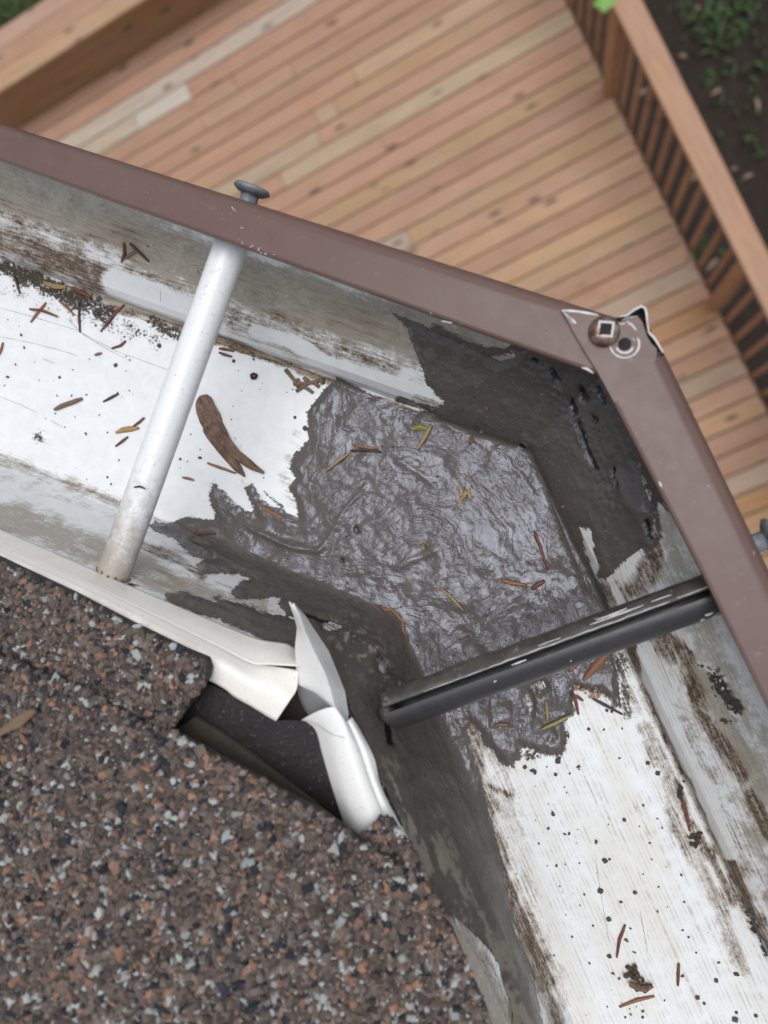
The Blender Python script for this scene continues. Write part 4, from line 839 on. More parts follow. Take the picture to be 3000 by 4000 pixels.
M['deckrail'] = mat_wood('stained_cedar', attr=True)
BEN = thing('timber_bench', RP(-3, -4.65, DD), 'long box bench of stained planks along the far edge of the deck', 'bench')
for t0, t1, c in [(-4.607, -4.466, TN), (-4.745, -4.610, PK), (-4.885, -4.749, (.44, .27, .19))]: wb('seat_board', BEN, [(-7, .8, t0, t1, DD-.433, DD-.395, c)])
FB = (.33, .18, .075)  # darker than the seat boards: shade on the front face put into the colour
wb('front_panel', BEN, [(-7, .8, -4.50, -4.478, DD-.392, DD-.262, FB), (-7, .8, -4.50, -4.480, DD-.259, DD-.131, FB), (-7, .8, -4.50, -4.478, DD-.128, DD-.002, FB)])
wb('back_panel', BEN, [(-7, .8, -4.86, -4.84, DD-.392, DD+.3, FB)])
RAIL = thing('deck_railing', RP(1.54, -1.5, DD), 'stained timber railing with flat cap and square balusters along the deck', 'railing')
RC = (.44, .245, .140)
wb('top_rail', RAIL, [(1.488, 1.634, -7, 5, DD-.915, DD-.878, RC)])
k = 0; t = -2.4376-1.632*2
posts = [-2.4376+1.632*i for i in range(-2, 4)]
for pt in posts: wb('post', RAIL, [(1.486, 1.572, pt-.042, pt+.042, DD-.876, DD+.2, (.52, .28, .15))])
for pt in posts[:-1]:
    for j in range(11):
        t_ = pt+.1310+.1355*j
        if RP(1.54, t_, 1)[0] is None: pass
        wb('baluster', RAIL, [(1.538, 1.570, t_-.0155, t_+.0155, DD-.876, DD+.15, tuple(np.array((.54, .295, .160))*random.uniform(.88, 1.08)))])
wb('bottom_rim', RAIL, [(1.514, 1.533, -7, 5, DD+.038, DD+.25, (.30, .17, .09))])
# ------------------------------------------------------------------ ground
def mat_soil():
    m = N('soil', .9, spec=.2); o = m.coord('Object'); c = m.mix(m.noise(o, 9, 8, .7), (.014, .010, .008), (.060, .045, .037))
    c = m.mix(m.ramp(m.noise(o, 45, 3, .7), [(.66, 0), (.74, .8)]), c, (.20, .15, .12)); return m.fin(c, None, m.bump(m.noise(o, 20, 6, .7), 1., .04))
g = mk('ground', [(-150, -150, 0), (150, -150, 0), (150, 150, 0), (-150, 150, 0)], [(0, 1, 2, 3)], mat_soil(), org=(0, 0, 0), smooth=False); tag(g, kind='structure')
def leafblades(n, place, hmin, hmax, w_, spread=.5):
    V = []; Fc = []
    for i in range(n):
        x, y = place(); h = random.uniform(hmin, hmax); a_ = random.uniform(0, 6.28); d_ = np.array([math.cos(a_), math.sin(a_)]); sd2 = np.array([-d_[1], d_[0]])*w_*random.uniform(.6, 1.3); L = h*random.uniform(.3, 1.4)*spread*2
        b0 = len(V); p0 = np.array([x, y, 0]); p1 = np.array([x+d_[0]*L*.4, y+d_[1]*L*.4, h*.75]); p2 = np.array([x+d_[0]*L, y+d_[1]*L, h])
        V += [p0-[*sd2*.5, 0], p0+[*sd2*.5, 0], p1-[*sd2, 0], p1+[*sd2, 0], p2]; Fc += [(b0, b0+1, b0+3, b0+2), (b0+2, b0+3, b0+4)]
    return V, Fc
M['grass'] = mat_col('grass_blades', (.030, .065, .014), (.085, .13, .035), .7, 4); M['weed'] = mat_col('weed_leaves', (.025, .060, .015), (.07, .12, .04), .7, 8)
gc = P(0, 0, 6.2)
V, Fc = leafblades(26000, lambda: (gc[0]+random.uniform(-2.2, 1.2), gc[1]+random.uniform(-1.6, 1.6)), .03, .09, .006)
ok = [(v@uR if False else 0) for v in []]
sel = []
for f in Fc:
    p = np.array(V[f[0]])[:2]
    sel.append(f if p@uR < -4.9 else None)
Fc = [f for f in sel if f]
g = mk('lawn_grass', V, Fc, M['grass'], org=(gc[0], gc[1], 0)); tag(g, 'mown green lawn beyond the back of the bench', 'grass', kind='stuff')
WP = [(2750, 70, 240, .09), (2830, 150, 300, .11), (2960, 90, 420, .16), (2900, 10, 260, .12), (2990, 230, 200, .12), (2720, 130, 120, .07), (2920, 480, 110, .09), (2790, 320, 90, .07), (2720, 1010, 90, .07), (2960, 590, 40, .05), (2885, 760, 40, .05)]
WL = ['small weed clump by the rail, left of the big patch', 'broad green weed clump below the largest patch', 'largest leafy green weed patch at the upper right corner', 'leafy weeds touching the top edge of the photo', 'weed clump cut by the right edge of the photo', 'sprawling pale weed nearest the railing near the top', 'lone upright green weed on bare dark soil halfway down the right edge', 'small sparse weed between the railing and the bare soil', 'weed seen between the balusters beside the second post', 'tiny green sprout at the right edge of the soil', 'tiny green sprout close to the railing cap']
for (x, y, n, r), lab in zip(WP, WL):
    c = P(x, y, 6.2); V, Fc = leafblades(int(n*.13), lambda: (c[0]+random.gauss(0, r), c[1]+random.gauss(0, r)), .03, .10, .012)
    o_ = mk('weed', V, Fc, M['weed'], org=(c[0], c[1], 0)); tag(o_, lab, 'weed', 'weeds on the bare soil')
def chipobj(name, c, L, w_, mat, lab, cat, grp, ang, h=.01):
    mb = MB(); d_ = np.array([math.cos(ang), math.sin(ang), 0]); s_ = np.array([-d_[1], d_[0], 0]); n = 7; V = []
    for i in range(n):
        t = i/(n-1); ww = w_*math.sin(math.pi*(.08+.86*t)); q = c+d_*(t-.5)*L+np.array([0, 0, h*math.sin(math.pi*t)]); V += [q-s_*ww/2, q+np.array([0, 0, h*.5]), q+s_*ww/2]
    mb.add(V, grid_faces(n, 3).tolist()); mb.add([v-np.array([0, 0, .0015]) for v in V], grid_faces(n, 3, True).tolist()); o_ = mb.out(name, mat, None, smooth=True); return tag(o_, lab, cat, grp)
M['woodchip'] = mat_col('wood_chip', (.20, .13, .09), (.38, .28, .20), .8, 60)
for i, (x, y, L, ang, lab) in enumerate([(2795, 362, .11, .5, 'pale curled leaf lying on soil, topmost beside a small weed'), (2957, 410, .14, 1.75, 'pale upright strip of wood on soil near the right edge'), (2920, 690, .10, .4, 'pale chip on the soil in the lower right group, beside the rail'), (2866, 662, .06, .2, 'small pale chip on soil, lower right group, nearest the railing'),
        (2665, 222, .08, -.3, 'greyish pink leaf on dark soil beside the top of the railing cap'), (2507, 365, .12, .7, 'pale leaf seen between balusters beside the first post'), (2712, 690, .11, 1.2, 'pale leaf seen between the balusters in the middle of the railing'), (2780, 1035, .17, .85, 'long pale strip seen between balusters by the second post'), (2725, 35, .06, 1., 'small pale chip near the top edge of the photo'), (2310, 15, .07, .2, 'pale leaf behind the balusters at the top edge')]):
    c = P(x, y, 6.19); chipobj('fallen_leaf', c, L*.8, .024, M['woodchip'], lab, 'fallen leaf', 'fallen leaves and chips on the soil', ang, .02)
# green leaves at the railing
LG_ = mat_col('green_leaf', (.10, .24, .03), (.22, .40, .07), .5, 40)
for j, (x, y, L, ang, lab) in enumerate([(2345, 25, .17, .9, 'bright green leaf hanging over the railing cap at the top edge of the photo'), (2395, 5, .13, 2.4, 'darker green leaf beside the bright one at the top edge of the photo')]):
    c = P(x, y, 4.45+.03*j); mb = MB()
    for dang, s_ in ((0, 1), (.8, .72), (-.8, .72), (1.7, .45), (-1.7, .45)):
        d_ = np.array([math.cos(ang+dang), math.sin(ang+dang), -.1]); q = np.array([-d_[1], d_[0], 0]); V = []
        for t in np.linspace(0, 1, 6): ww = .055*s_*math.sin(math.pi*min(1, t*.85+.1)); V += [c+d_*L*.6*s_*t-q*ww/2, c+d_*L*.6*s_*t+np.array([0, 0, .004+.0005*dang]), c+d_*L*.6*s_*t+q*ww/2]
        mb.add(V, grid_faces(6, 3).tolist())
    mb.tube([c, c+np.array([-.05, .12, .05]), c+np.array([-.06, .3, .22])], .0015, 5)
    o_ = mb.out('green_leaf', LG_, None, smooth=True); tag(o_, lab, 'leaf')

# ------------------------------------------------------------------ DEBRIS
def needle(pts, mat, lab, lift=.0006, r=.00062, name='conifer_needle', cat='needle', flat=False, grp='fallen conifer needles', surfd=None):
    pts = list(pts); dens = []
    for (x0, y0), (x1, y1) in zip(pts[:-1], pts[1:]):
        for t in np.linspace(0, 1, 4)[:-1]: dens.append((x0+(x1-x0)*t, y0+(y1-y0)*t))
    dens.append(pts[-1]); W_ = [surfd(x, y) if surfd else surf(x, y, lift)[0] for x, y in dens]
    # keep it straight: only the ends rest on the surface
    n = len(W_); rad = [r*(.45+.65*math.sin(math.pi*(.12+.8*i/(n-1)))) for i in range(n)]
    mb = MB(); mb.tube(W_, rad, 7, jit=.25); o_ = mb.out(name, M[mat], None, smooth=True); return tag(o_, lab, cat, grp)
SE_L = .0021
ND = [
 ([(183, 1183), (150, 1222), (122, 1260)], 'needle_orange', 'reddish needle crossed under a darker curved one, left part of the white floor', 0),
 ([(122, 1210), (172, 1215), (230, 1238)], 'needle_red', 'dark red curved needle lying across another, left part of the white floor', .0008),
 ([(233, 1174), (262, 1200), (291, 1230)], 'needle_orange', 'orange-brown needle slanting down right between the crossed pair and a dark upright one', 0),
 ([(312, 1185), (311, 1240), (315, 1299)], 'needle_dark', 'dark brown upright needle left of the long slanting red one', 0),
 ([(488, 1190), (443, 1235), (395, 1297)], 'needle_red', 'long reddish needle slanting from the black grime toward the white floor', 0),
 ([(493, 1332), (475, 1350), (438, 1362)], 'needle_red', 'short hooked red-brown needle at the end of a curved scratch', 0),
 ([(59, 1080), (70, 1110), (80, 1148)], 'needle_dark', 'short dark needle in the black specks at the left edge', 0),
 ([(172, 1100), (215, 1116), (262, 1120)], 'needle_tan', 'pale straw-coloured needle pair end in the black grime line', 0),
 ([(172, 1108), (220, 1125), (264, 1126)], 'needle_tan', 'straw-coloured needle just under its pale twin in the grime line', .0002),
 ([(286, 1122), (320, 1140), (360, 1163)], 'needle_red', 'thick red-brown needle in the grime line right of the straw ones', .0003),
 ([(-10, 1400), (6, 1370), (15, 1338)], 'needle_orange', 'brown needle cut by the left edge of the photo', 0),
 ([(858, 1362), (885, 1366), (916, 1372)], 'needle_red', 'upper dark red needle of the pair right of the white tube', .0002),
 ([(858, 1378), (880, 1386), (908, 1394)], 'needle_red', 'lower dark red needle of the pair right of the white tube', 0),
 ([(466, 1538), (440, 1552), (405, 1570)], 'needle_dark', 'short dark needle alone on the white floor left of the tube', 0),
 ([(400, 1380), (384, 1384), (372, 1388)], 'twig', 'tiny dark bark stub above the shell-shaped husk', 0),
 ([(566, 1632), (545, 1650), (520, 1668)], 'needle_red', 'short needle touching the yellowish husk', 0),
 ([(502, 1706), (480, 1724), (453, 1744)], 'needle_red', 'short red needle just below the yellowish husk', 0),
 ([(812, 1809), (865, 1828), (924, 1849)], 'needle_orange', 'orange-brown needle touching the winged seed', 0),
 ([(715, 1865), (740, 1870), (760, 1876)], 'needle_orange', 'tiny pale orange needle alone below the winged seed', 0),
 ([(1018, 1976), (1060, 2000), (1118, 2027)], 'needle_orange', 'orange needle in the gap between two finger marks of sealant', .0008),
 ([(750, 2096), (795, 2086), (850, 2084)], 'needle_red', 'red-brown needle on the sealant tongue nearest the white tube', SE_L),
 ([(487, 945), (490, 985), (478, 1022)], 'needle_red', 'curved red needle hanging on the grey inner front wall', .0002),
 ([(492, 1007), (512, 992), (535, 978)], 'twig', 'brown scale beside the curved red needle on the front wall', .0003),
 ([(1385, 1738), (1430, 1749), (1482, 1755)], 'needle_orange', 'red-orange needle on top of a blackish one in the wet sealant', SE_L+.001),
 ([(1374, 1762), (1430, 1757), (1492, 1766)], 'needle_dark', 'blackish needle beneath the red-orange one in the wet sealant', SE_L),
 ([(1374, 1769), (1330, 1800), (1279, 1842)], 'needle_tan', 'yellow-orange needle leaning down left in the wet sealant', SE_L),
 ([(2088, 2073), (2112, 2140), (2139, 2222)], 'needle_red', 'long brown needle with a pale tip scale in the sealant near the right wall', SE_L),
 ([(2077, 2298), (2100, 2283), (2128, 2266)], 'needle_red', 'broad red-brown bark strip beside the fibrous twig', SE_L),
 ([(1957, 2263), (2000, 2275), (2060, 2284)], 'needle_orange', 'thin fibrous twig fanning out beside the bark strip', SE_L),
 ([(1717, 2291), (1765, 2330), (1812, 2382)], 'needle_tan', 'straw-coloured needle in the middle of the lower sealant', SE_L),
 ([(1492, 2369), (1540, 2412), (1590, 2484)], 'needle_orange', 'yellow and red needle on the matt sealant below the big swirl', SE_L),
 ([(2219, 2619), (2250, 2590), (2287, 2552)], 'needle_orange', 'thin pale brown needle beside the thick orange one below the dark tube', SE_L),
 ([(2232, 2712), (2255, 2718), (2278, 2734)], 'needle_red', 'short arm of the bent needle under the fibrous clump', .0012),
 ([(2236, 2700), (2250, 2740), (2260, 2788)], 'needle_red', 'long arm of the bent needle under the fibrous clump', .0008),
 ([(2309, 2722), (2360, 2750), (2430, 2787)], 'needle_dark', 'long dark brown needle pointing right from the fibrous clump', .0008),
 ([(2110, 2845), (2170, 2818), (2237, 2785)], 'needle_green', 'olive green needle at the ragged sealant edge', .0022),
 ([(2133, 2732), (2137, 2775), (2139, 2815)], 'needle_tan', 'upright straw needle touching the olive green one', .0022),
 ([(1932, 2829), (1955, 2824), (1988, 2823)], 'needle_orange', 'short pink-orange needle on the sealant below the dark tube', SE_L),
 ([(2662, 3122), (2680, 3172), (2693, 3242)], 'needle_red', 'red needle in the dark dirt along the right run crease', .0004),
 ([(2442, 3610), (2420, 3665), (2409, 3737)], 'needle_red', 'curved red-brown needle on the white floor above the dark leaf clump', 0),
 ([(2650, 3760), (2649, 3800), (2647, 3848)], 'needle_red', 'short upright red-brown needle right of the dark leaf clump', 0),
 ([(2556, 3888), (2490, 3902), (2419, 3931)], 'needle_orange', 'orange needle with a yellow tip below the dark leaf clump', 0)]
for pts, mt, lab, lf in ND: needle(pts, mt, lab, .0006+lf, r=.0010 if 'bark strip' in lab or 'thick' in lab else .00066)
def tubed(an, rr=.0070):
    def f(x, y): 
        q = P(x, y, .2815); return q
    return f
needle([(524, 1903), (545, 1900), (567, 1909)], 'needle_dark', 'tiny dark needle stuck on the white tube', surfd=tubed(0), r=.0004)
needle([(511, 947), (545, 980), (587, 1019)], 'needle_dark', 'straight black needle slanting down the grey front wall', lift=.0009, r=.0007)
# thick split bark piece
def flake(pts, w_, mat, lab, name, cat, lift=.001, grp=None, curl=.0006):
    W_ = [surf(x, y, lift)[0] for x, y in pts]; n0 = surf(*pts[len(pts)//2])[1]; V = []; n = len(W_)
    for i, p in enumerate(W_):
        T = W_[min(i+1, n-1)]-W_[max(i-1, 0)]; s_ = np.cross(T, n0); s_ /= np.linalg.norm(s_); ww = w_*math.sin(math.pi*(.15+.7*i/(n-1)))*random.uniform(.85, 1.15)
        V += [p-s_*ww/2, p-s_*ww*.2+n0*curl, p+s_*ww*.22+n0*curl*.8, p+s_*ww/2]
    mb = MB(); mb.add(V, grid_faces(n, 4).tolist()); V2 = [v-n0*.0005 for v in V]; mb.add(V2, grid_faces(n, 4, True).tolist()); o_ = mb.out(name, mat, None, smooth=True)
    return tag(o_, lab, cat, grp)
flake([(2278, 2653), (2300, 2628), (2325, 2600), (2350, 2575), (2376, 2550)], .0038, M['needle_orange'], 'thick split orange-brown bark sliver below the dark tube', 'bark_sliver', 'bark', SE_L+.0004, curl=.0012)
# samara pair
sm = thing('winged_maple_seed', surf(900, 1700)[0], 'brown winged maple seed pair lying on the white floor beside the white tube', 'maple seed')
def wing(cl, ws, lift0, name):
    n0 = np.array([0, 0, 1.]); V = []; n = len(cl); m_ = 8
    for i, (x, y) in enumerate(cl):
        p = surf(x, y, lift0)[0]; a_ = np.array(cl[min(i+1, n-1)])-np.array(cl[max(i-1, 0)]); T = np.array([a_[0], -a_[1], 0]); T /= np.linalg.norm(T); s_ = np.array([-T[1], T[0], 0])
        for k in range(m_+1):
            q = k/m_*2-1; V.append(p+s_*ws[i]*.5*q+n0*(.0008*(1-q*q)+.00018*math.sin(k*2.2+i*.7)+.0005*math.sin(i*.6)))
    mb = MB(); mb.add(V, grid_faces(n, m_+1).tolist()); mb.add([v-n0*.0006 for v in V], grid_faces(n, m_+1, True).tolist()); return mb.out(name, M['samara'], sm, smooth=True)
def dens(pl, k=4):
    o_ = []
    for (x0, y0), (x1, y1) in zip(pl[:-1], pl[1:]):
        for t in np.linspace(0, 1, k+1)[:-1]: o_.append((x0+(x1-x0)*t, y0+(y1-y0)*t))
    return o_+[pl[-1]]
c1_ = dens([(797, 1545), (808, 1600), (838, 1670), (880, 1730), (930, 1780), (985, 1820), (1035, 1848)]); ws1 = np.interp(np.linspace(0, 1, len(c1_)), [0, .06, .25, .45, .62, .8, 1], [.004, .0085, .0112, .0082, .0052, .0042, .0012])
wing(c1_, ws1, .0012, 'wing')
c2_ = dens([(800, 1600), (815, 1680), (862, 1750), (912, 1805), (958, 1862)]); ws2 = np.interp(np.linspace(0, 1, len(c2_)), [0, .3, .6, .85, 1], [.002, .0058, .0048, .0042, .0010]); wing(c2_, ws2, .0005, 'wing')
# husk, beetle, sprig, clumps
flake([(456, 1690), (480, 1680), (510, 1676), (545, 1673)], .0032, mat_col('husk', (.20, .10, .03), (.45, .32, .14), .6), 'yellow-brown bud husk between two short needles on the white floor', 'bud_husk', 'bud husk', .0004, curl=.0013)
needle([(217, 1601), (262, 1580), (325, 1558)], 'twig', 'knobbly tan twig bit alone on the left white floor', r=.0011, lift=.0011, name='twig_bit', cat='twig', grp=None)
needle([(1690, 1662), (1662, 1712), (1633, 1760)], 'needle_tan', 'tan knobbly stick in the wet sealant beside the yellow husk', r=.0010, lift=SE_L+.0008, name='twig_bit', cat='twig', grp=None)
flake([(1612, 1680), (1630, 1672), (1650, 1671), (1672, 1680)], .0034, mat_col('yellow_husk', (.10, .08, .02), (.36, .30, .08), .5), 'yellow-green bud husk in the sealant touching the tan stick', 'bud_husk', 'bud husk', SE_L, curl=.0014)
bt = MB(); bt.lathe(surf(993, 1470, .0004)[0], (0, 0, 1), [(.0014, -.0004), (.0019, .0004), (.0014, .0013), (.0005, .0016)], 12, jit=.3); o_ = bt.out('dark_berry', mat_col('berry', (.02, .004, .004), (.08, .012, .012), .25), None, smooth=True); tag(o_, 'shiny dark red berry on the white floor beside a yellow stain', 'berry')
sg = MB()
for pl in [[(1118, 1446), (1150, 1485), (1170, 1512)], [(1150, 1500), (1190, 1500), (1240, 1492), (1262, 1480)], [(1160, 1530), (1190, 1510), (1215, 1490)], [(1180, 1505), (1205, 1520), (1225, 1535)], [(1205, 1490), (1190, 1475)], [(1230, 1495), (1250, 1512)], [(1258, 1482), (1262, 1502)], [(1175, 1500), (1165, 1480)]]:
    sg.tube([surf(x, y, .0011)[0] for x, y in pl], .0009, 6, jit=.5)
o_ = sg.out('cedar_sprig', M['twig'], None, smooth=True); tag(o_, 'brown scaly cedar sprig at the upper edge of the sealant patch', 'sprig')
def clump(pts, r, mat, lab, name, cat, lift, n=16, grp=None):
    mb = MB()
    for i in range(n):
        x, y = random.choice(pts); p = surf(x+random.gauss(0, r), y+random.gauss(0, r), lift+random.random()*.0012)[0]; s_ = r*.000115*random.uniform(.4, .9)
        mb.lathe(p, (random.uniform(-1, 1), random.uniform(-1, 1), 1), [(s_*.5, -s_*.5), (s_, 0), (s_*.6, s_*.6)], 6, jit=.8)
    o_ = mb.out(name, mat, None); return tag(o_, lab, cat, grp)
clump([(2480, 3815), (2470, 3790), (2500, 3850)], 15, M['darklump'], 'dark crumpled rotten leaf clump on the lower right white floor', 'leaf_clump', 'dead leaf', .0008, 26)
flake([(2455, 3830), (2490, 3845), (2520, 3850), (2548, 3835)], .0036, M['samara'], 'folded brown leaf scrap lying over the dark clump', 'leaf_scrap', 'dead leaf', .0026, curl=.0014)
clump([(2718, 3270), (2722, 3290)], 14, M['darklump'], 'dark rotten lump in the crease of the right run', 'leaf_clump', 'dead leaf', .0006, 14)
clump([(2662, 3070), (2660, 3100)], 12, M['darklump'], 'small dark lump at the top of the red needle in the crease', 'leaf_clump', 'dead leaf', .0006, 10)
clump([(1811, 1932), (1825, 1940)], 13, mat_col('tan_crumb', (.25, .15, .07), (.45, .32, .18), .9), 'tan soil crumb in the middle of the wet sealant', 'soil_crumb', 'crumb', SE_L, 16)
clump([(1843, 1722)], 9, M['twig'], 'brown crumb at the upper right edge of the shiny sealant', 'soil_crumb', 'crumb', SE_L, 12)
clump([(1661, 2132)], 9, M['tanleaf'], 'small orange-brown flake below the swirl in the sealant', 'soil_crumb', 'crumb', SE_L, 8)
clump([(1832, 1861)], 7, M['tanleaf'], 'small tan flake above the soil crumb in the sealant', 'soil_crumb', 'crumb', SE_L, 7)
clump([(2250, 2680), (2280, 2695), (2310, 2710), (2330, 2705)], 9, mat_col('fibres', (.22, .11, .05), (.45, .36, .28), .9), 'frayed orange and grey fibrous clump at the sealant edge', 'fibre_clump', 'plant fibre', .0014, 26)
clump([(750, 1150+290), ], 0.1, M['grit'], 'x', 'tmp', 'x', .001, 1) if False else None
# granules fallen on the floor: individual specks sharing three meshes
LM = [(150, 1222, 'the crossed needle pair'), (443, 1240, 'the long slanting red needle'), (462, 1348, 'the short hooked needle'), (262, 1580, 'the knobbly twig bit'), (440, 1552, 'the lone short dark needle'), (500, 1683, 'the yellow-brown bud husk'), (900, 1700, 'the winged maple seed'), (993, 1470, 'the dark red berry'), (1190, 1495, 'the cedar sprig'), (738, 1872, 'the tiny pale orange needle'), (312, 1240, 'the upright dark needle'), (150, 1710, 'the small black stain'),
 (2485, 3830, 'the dark leaf clump'), (2422, 3670, 'the curved red-brown needle'), (2649, 3805, 'the short upright needle'), (2487, 3905, 'the orange needle with yellow tip'), (2680, 3180, 'the red needle in the crease'), (2370, 2755, 'the long dark brown needle'), (2172, 2815, 'the olive green needle'), (2050, 2960, 'the ragged lower sealant edge')]
used_l = set()
proto = []
for k in range(4):
    V = ico*(1+rng.uniform(-.42, .42, (12, 1)))*np.array([1.1, rng.uniform(.55, .9), .6]); me = bpy.data.meshes.new('fallen_granule'); me.from_pydata((V*.001).tolist(), [], icof.tolist()); me.materials.append(M['grit']); proto.append(me)
def speck(x, y, r, lab, grp, lift=0.):
    p, _ = surf(x, y, .0004*r+lift); o_ = bpy.data.objects.new('fallen_granule', random.choice(proto)); o_.location = tuple(p); o_.scale = (r, r, r); o_.rotation_euler = (0, 0, random.uniform(0, 6.28)); S.collection.objects.link(o_)
    if 'floor' in grp and r > .35:
        d_, lx, ly, ph_ = min((math.hypot(x-a_, y-b_), a_, b_, c_) for a_, b_, c_ in LM)
        if d_ < 170:
            dr_ = ('right of' if x > lx else 'left of') if abs(x-lx) > abs(y-ly) else ('below' if y > ly else 'above'); l2 = ('big ' if r > .95 else 'small ' if r < .6 else '')+'dark granule '+dr_+' '+ph_
            if l2 not in used_l: used_l.add(l2); lab = l2
    tag(o_, lab, 'granule', grp)
c3 = lambda x, y: (x*.9042, 1000+y*.9042)
LGR = [(92, 342, 9), (105, 396, 8), (68, 469, 8), (35, 523, 11), (258, 525, 8), (170, 537, 5), (310, 604, 6), (248, 603, 6), (375, 600, 5), (325, 695, 4), (240, 681, 5), (430, 687, 6), (373, 768, 9), (465, 762, 5), (502, 472, 11), (562, 450, 6), (315, 492, 5), (508, 592, 7), (690, 388, 13), (600, 320, 7), (568, 303, 9), (538, 350, 6), (738, 350, 5), (545, 497, 5), (560, 582, 5),
 (1010, 455, 9), (1098, 447, 8), (1134, 550, 4), (1123, 577, 4), (1045, 583, 4), (1275, 698, 9), (1320, 746, 13), (825, 770, 6), (865, 872, 12), (780, 877, 7), (780, 915, 4), (810, 887, 4), (465, 955, 7), (480, 985, 7), (515, 882, 7), (1265, 577, 5), (1240, 590, 4), (1000, 705, 5), (35, 275, 4), (415, 250, 17), (345, 195, 12), (430, 185, 15), (380, 205, 10), (60, 130, 6), (415, 300, 7), (460, 290, 7), (1258, 462, 10), (1395, 545, 14), (545, 435, 4), (575, 600, 3), (640, 285, 8), (20, 560, 5), (150, 460, 4), (280, 740, 4)]
for x, y, r in LGR: speck(*c3(x, y), r*.098, 'small dark shingle granule on the white floor of the left run', 'granules scattered on the left floor')
c8 = lambda x, y: (1500+x*.9042, 3000+y*.9042)
RGR = [(740, 28, 7), (652, 15, 10), (728, 196, 13), (710, 260, 10), (780, 285, 8), (800, 282, 10), (918, 318, 11), (1038, 222, 9), (668, 325, 7), (955, 398, 14), (975, 393, 7), (745, 421, 9), (706, 422, 5), (782, 415, 5), (936, 530, 14), (1083, 537, 10), (1023, 577, 10), (865, 546, 6), (970, 651, 12), (1048, 741, 11), (1065, 692, 7), (973, 812, 12), (888, 842, 8), (903, 680, 6), (813, 728, 8), (1181, 618, 7), (1148, 323, 6), (1284, 460, 6),
 (1296, 578, 6), (1290, 700, 6), (1316, 730, 6), (1290, 898, 9), (1348, 797, 5), (1085, 797, 5), (1048, 860, 10), (990, 885, 9), (1015, 908, 7), (1522, 888, 15), (1435, 915, 10), (1445, 838, 8), (1355, 990, 11), (1383, 1015, 7), (1605, 1068, 9), (1522, 1055, 8), (1515, 1085, 14), (1118, 1050, 7), (1118, 1076, 7), (1066, 1063, 7), (1043, 1076, 6), (965, 1030, 6), (1212, 1003, 5), (1186, 513, 5), (1220, 427, 4), (735, 808, 6), (760, 510, 4), (770, 536, 4), (572, 456, 5), (468, 298, 6), (640, 12, 7), (790, 106, 5), (970, 243, 4), (1120, 160, 6), (843, 5, 6), (802, 25, 4), (1180, 218, 5), (830, 325, 4), (1155, 394, 5), (1225, 600, 4), (1060, 1040, 4), (1090, 1030, 4)]
for x, y, r in RGR: speck(*c8(x, y), r*.096, 'small dark shingle granule on the white floor of the right run', 'granules scattered on the right floor')
for x, y, r in [(2370, 2560, 9), (2050, 2995, 10), (2080, 3010, 11), (2090, 3018, 10), (2180, 2970, 12), (2185, 2960, 8), (2260, 2995, 9), (2170, 3025, 8), (2225, 3020, 6), (2300, 2848, 7), (2370, 2775, 7), (2390, 2780, 6), (2360, 2850, 6), (2530, 2980, 9), (2570, 3020, 10), (2420, 2960, 6), (2430, 2845, 6)]:
    speck(x, y, r*.11, 'small dark shingle granule on the white floor of the right run', 'granules scattered on the right floor')
for _ in range(70):
    x = random.uniform(1250, 2250); y = random.uniform(1500, 2600)
    if sdf(np.array([x]), np.array([y]), SEAL)[0] > 20: speck(x, y, random.uniform(.25, .62), 'tiny dark grit grain stuck in the grey sealant', 'grit grains stuck in the sealant', .0016)
pb = bpy.data.meshes.new('brown_crumb'); pb.from_pydata((ico*(1+rng.uniform(-.35, .35, (12, 1)))*np.array([.0012, .0007, .0006])).tolist(), [], icof.tolist()); pb.materials.append(M['twig'])
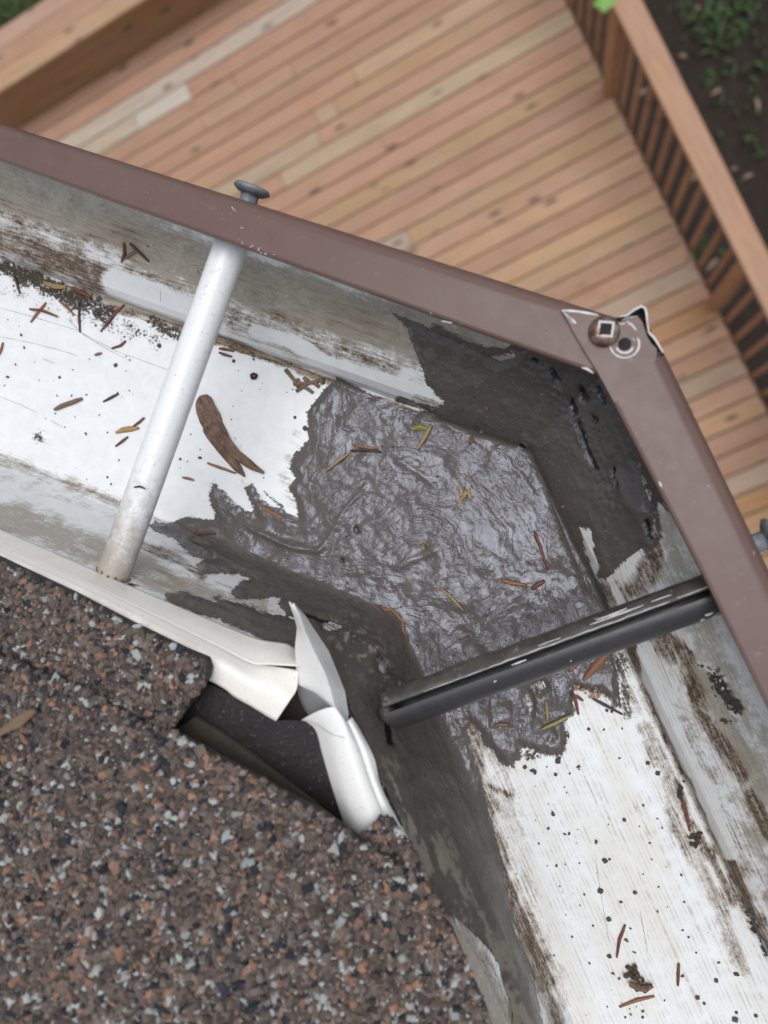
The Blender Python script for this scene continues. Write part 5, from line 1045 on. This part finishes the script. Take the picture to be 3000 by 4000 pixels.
for _ in range(46):
    x = random.uniform(1250, 2400); y = random.uniform(1450, 2900)
    if sdf(np.array([x]), np.array([y]), SEAL)[0] > 15 and not (y > 2500 and x < 1700):
        p, _n = surf(x, y, .0016); o_ = bpy.data.objects.new('brown_crumb', pb); o_.location = tuple(p); r = random.uniform(.5, 1.2); o_.scale = (r, r, r); o_.rotation_euler = (random.uniform(-.4, .4), random.uniform(-.4, .4), random.uniform(0, 6.28)); S.collection.objects.link(o_)
        tag(o_, 'tiny brown bark crumb stuck in the grey sealant', 'crumb', 'bark crumbs stuck in the sealant')
for _ in range(60):
    if random.random() < .5: x, y = random.uniform(20, 1100), random.uniform(1150, 1950)
    else: x, y = random.uniform(1950, 2850), random.uniform(2980, 3980)
    s_ = sdf(np.array([x]), np.array([y]), SEAL)[0]
    if s_ < -20:
        p, n_ = surf(x, y)
        if n_[2] > .95: lft = x < 1300; speck(x, y, random.uniform(.2, .45), 'small dark shingle granule on the white floor of the '+('left run' if lft else 'right run'), 'granules scattered on the '+('left floor' if lft else 'right floor'))
# leaves on the roof
def roofleaf(pl, w_, mat, lab, name):
    W_ = [roof_pt(x, y, .0075) for x, y in pl]; V = []; n = len(W_)
    for i, p in enumerate(W_):
        T = W_[min(i+1, n-1)]-W_[max(i-1, 0)]; s_ = np.cross(T, (0, 0, 1)); s_ /= np.linalg.norm(s_); ww = w_*math.sin(math.pi*(.12+.78*i/(n-1)))*random.uniform(.7, 1.2)
        V += [p-s_*ww/2, p+np.array([0, 0, .0012]), p+s_*ww/2]
    mb = MB(); mb.add(V, grid_faces(n, 3).tolist()); mb.add([v-np.array([0, 0, .0006]) for v in V], grid_faces(n, 3, True).tolist()); tag(mb.out(name, mat, None, smooth=True), lab, 'dead leaf')
M['olive2'] = mat_col('dull_leaf', (.10, .07, .045), (.22, .15, .09), .9, 400)
roofleaf([(-30, 2880), (20, 2850), (70, 2820), (110, 2790), (140, 2775)], .0040, M['olive2'], 'tan dry leaf scrap on the shingles at the left edge', 'dry_leaf')
0 and roofleaf([(470, 4030), (500, 3980), (530, 3930), (560, 3900), (590, 3880)], .010, M['greyleaf'], 'blurred grey leaf on the shingles at the bottom edge', 'dry_leaf')
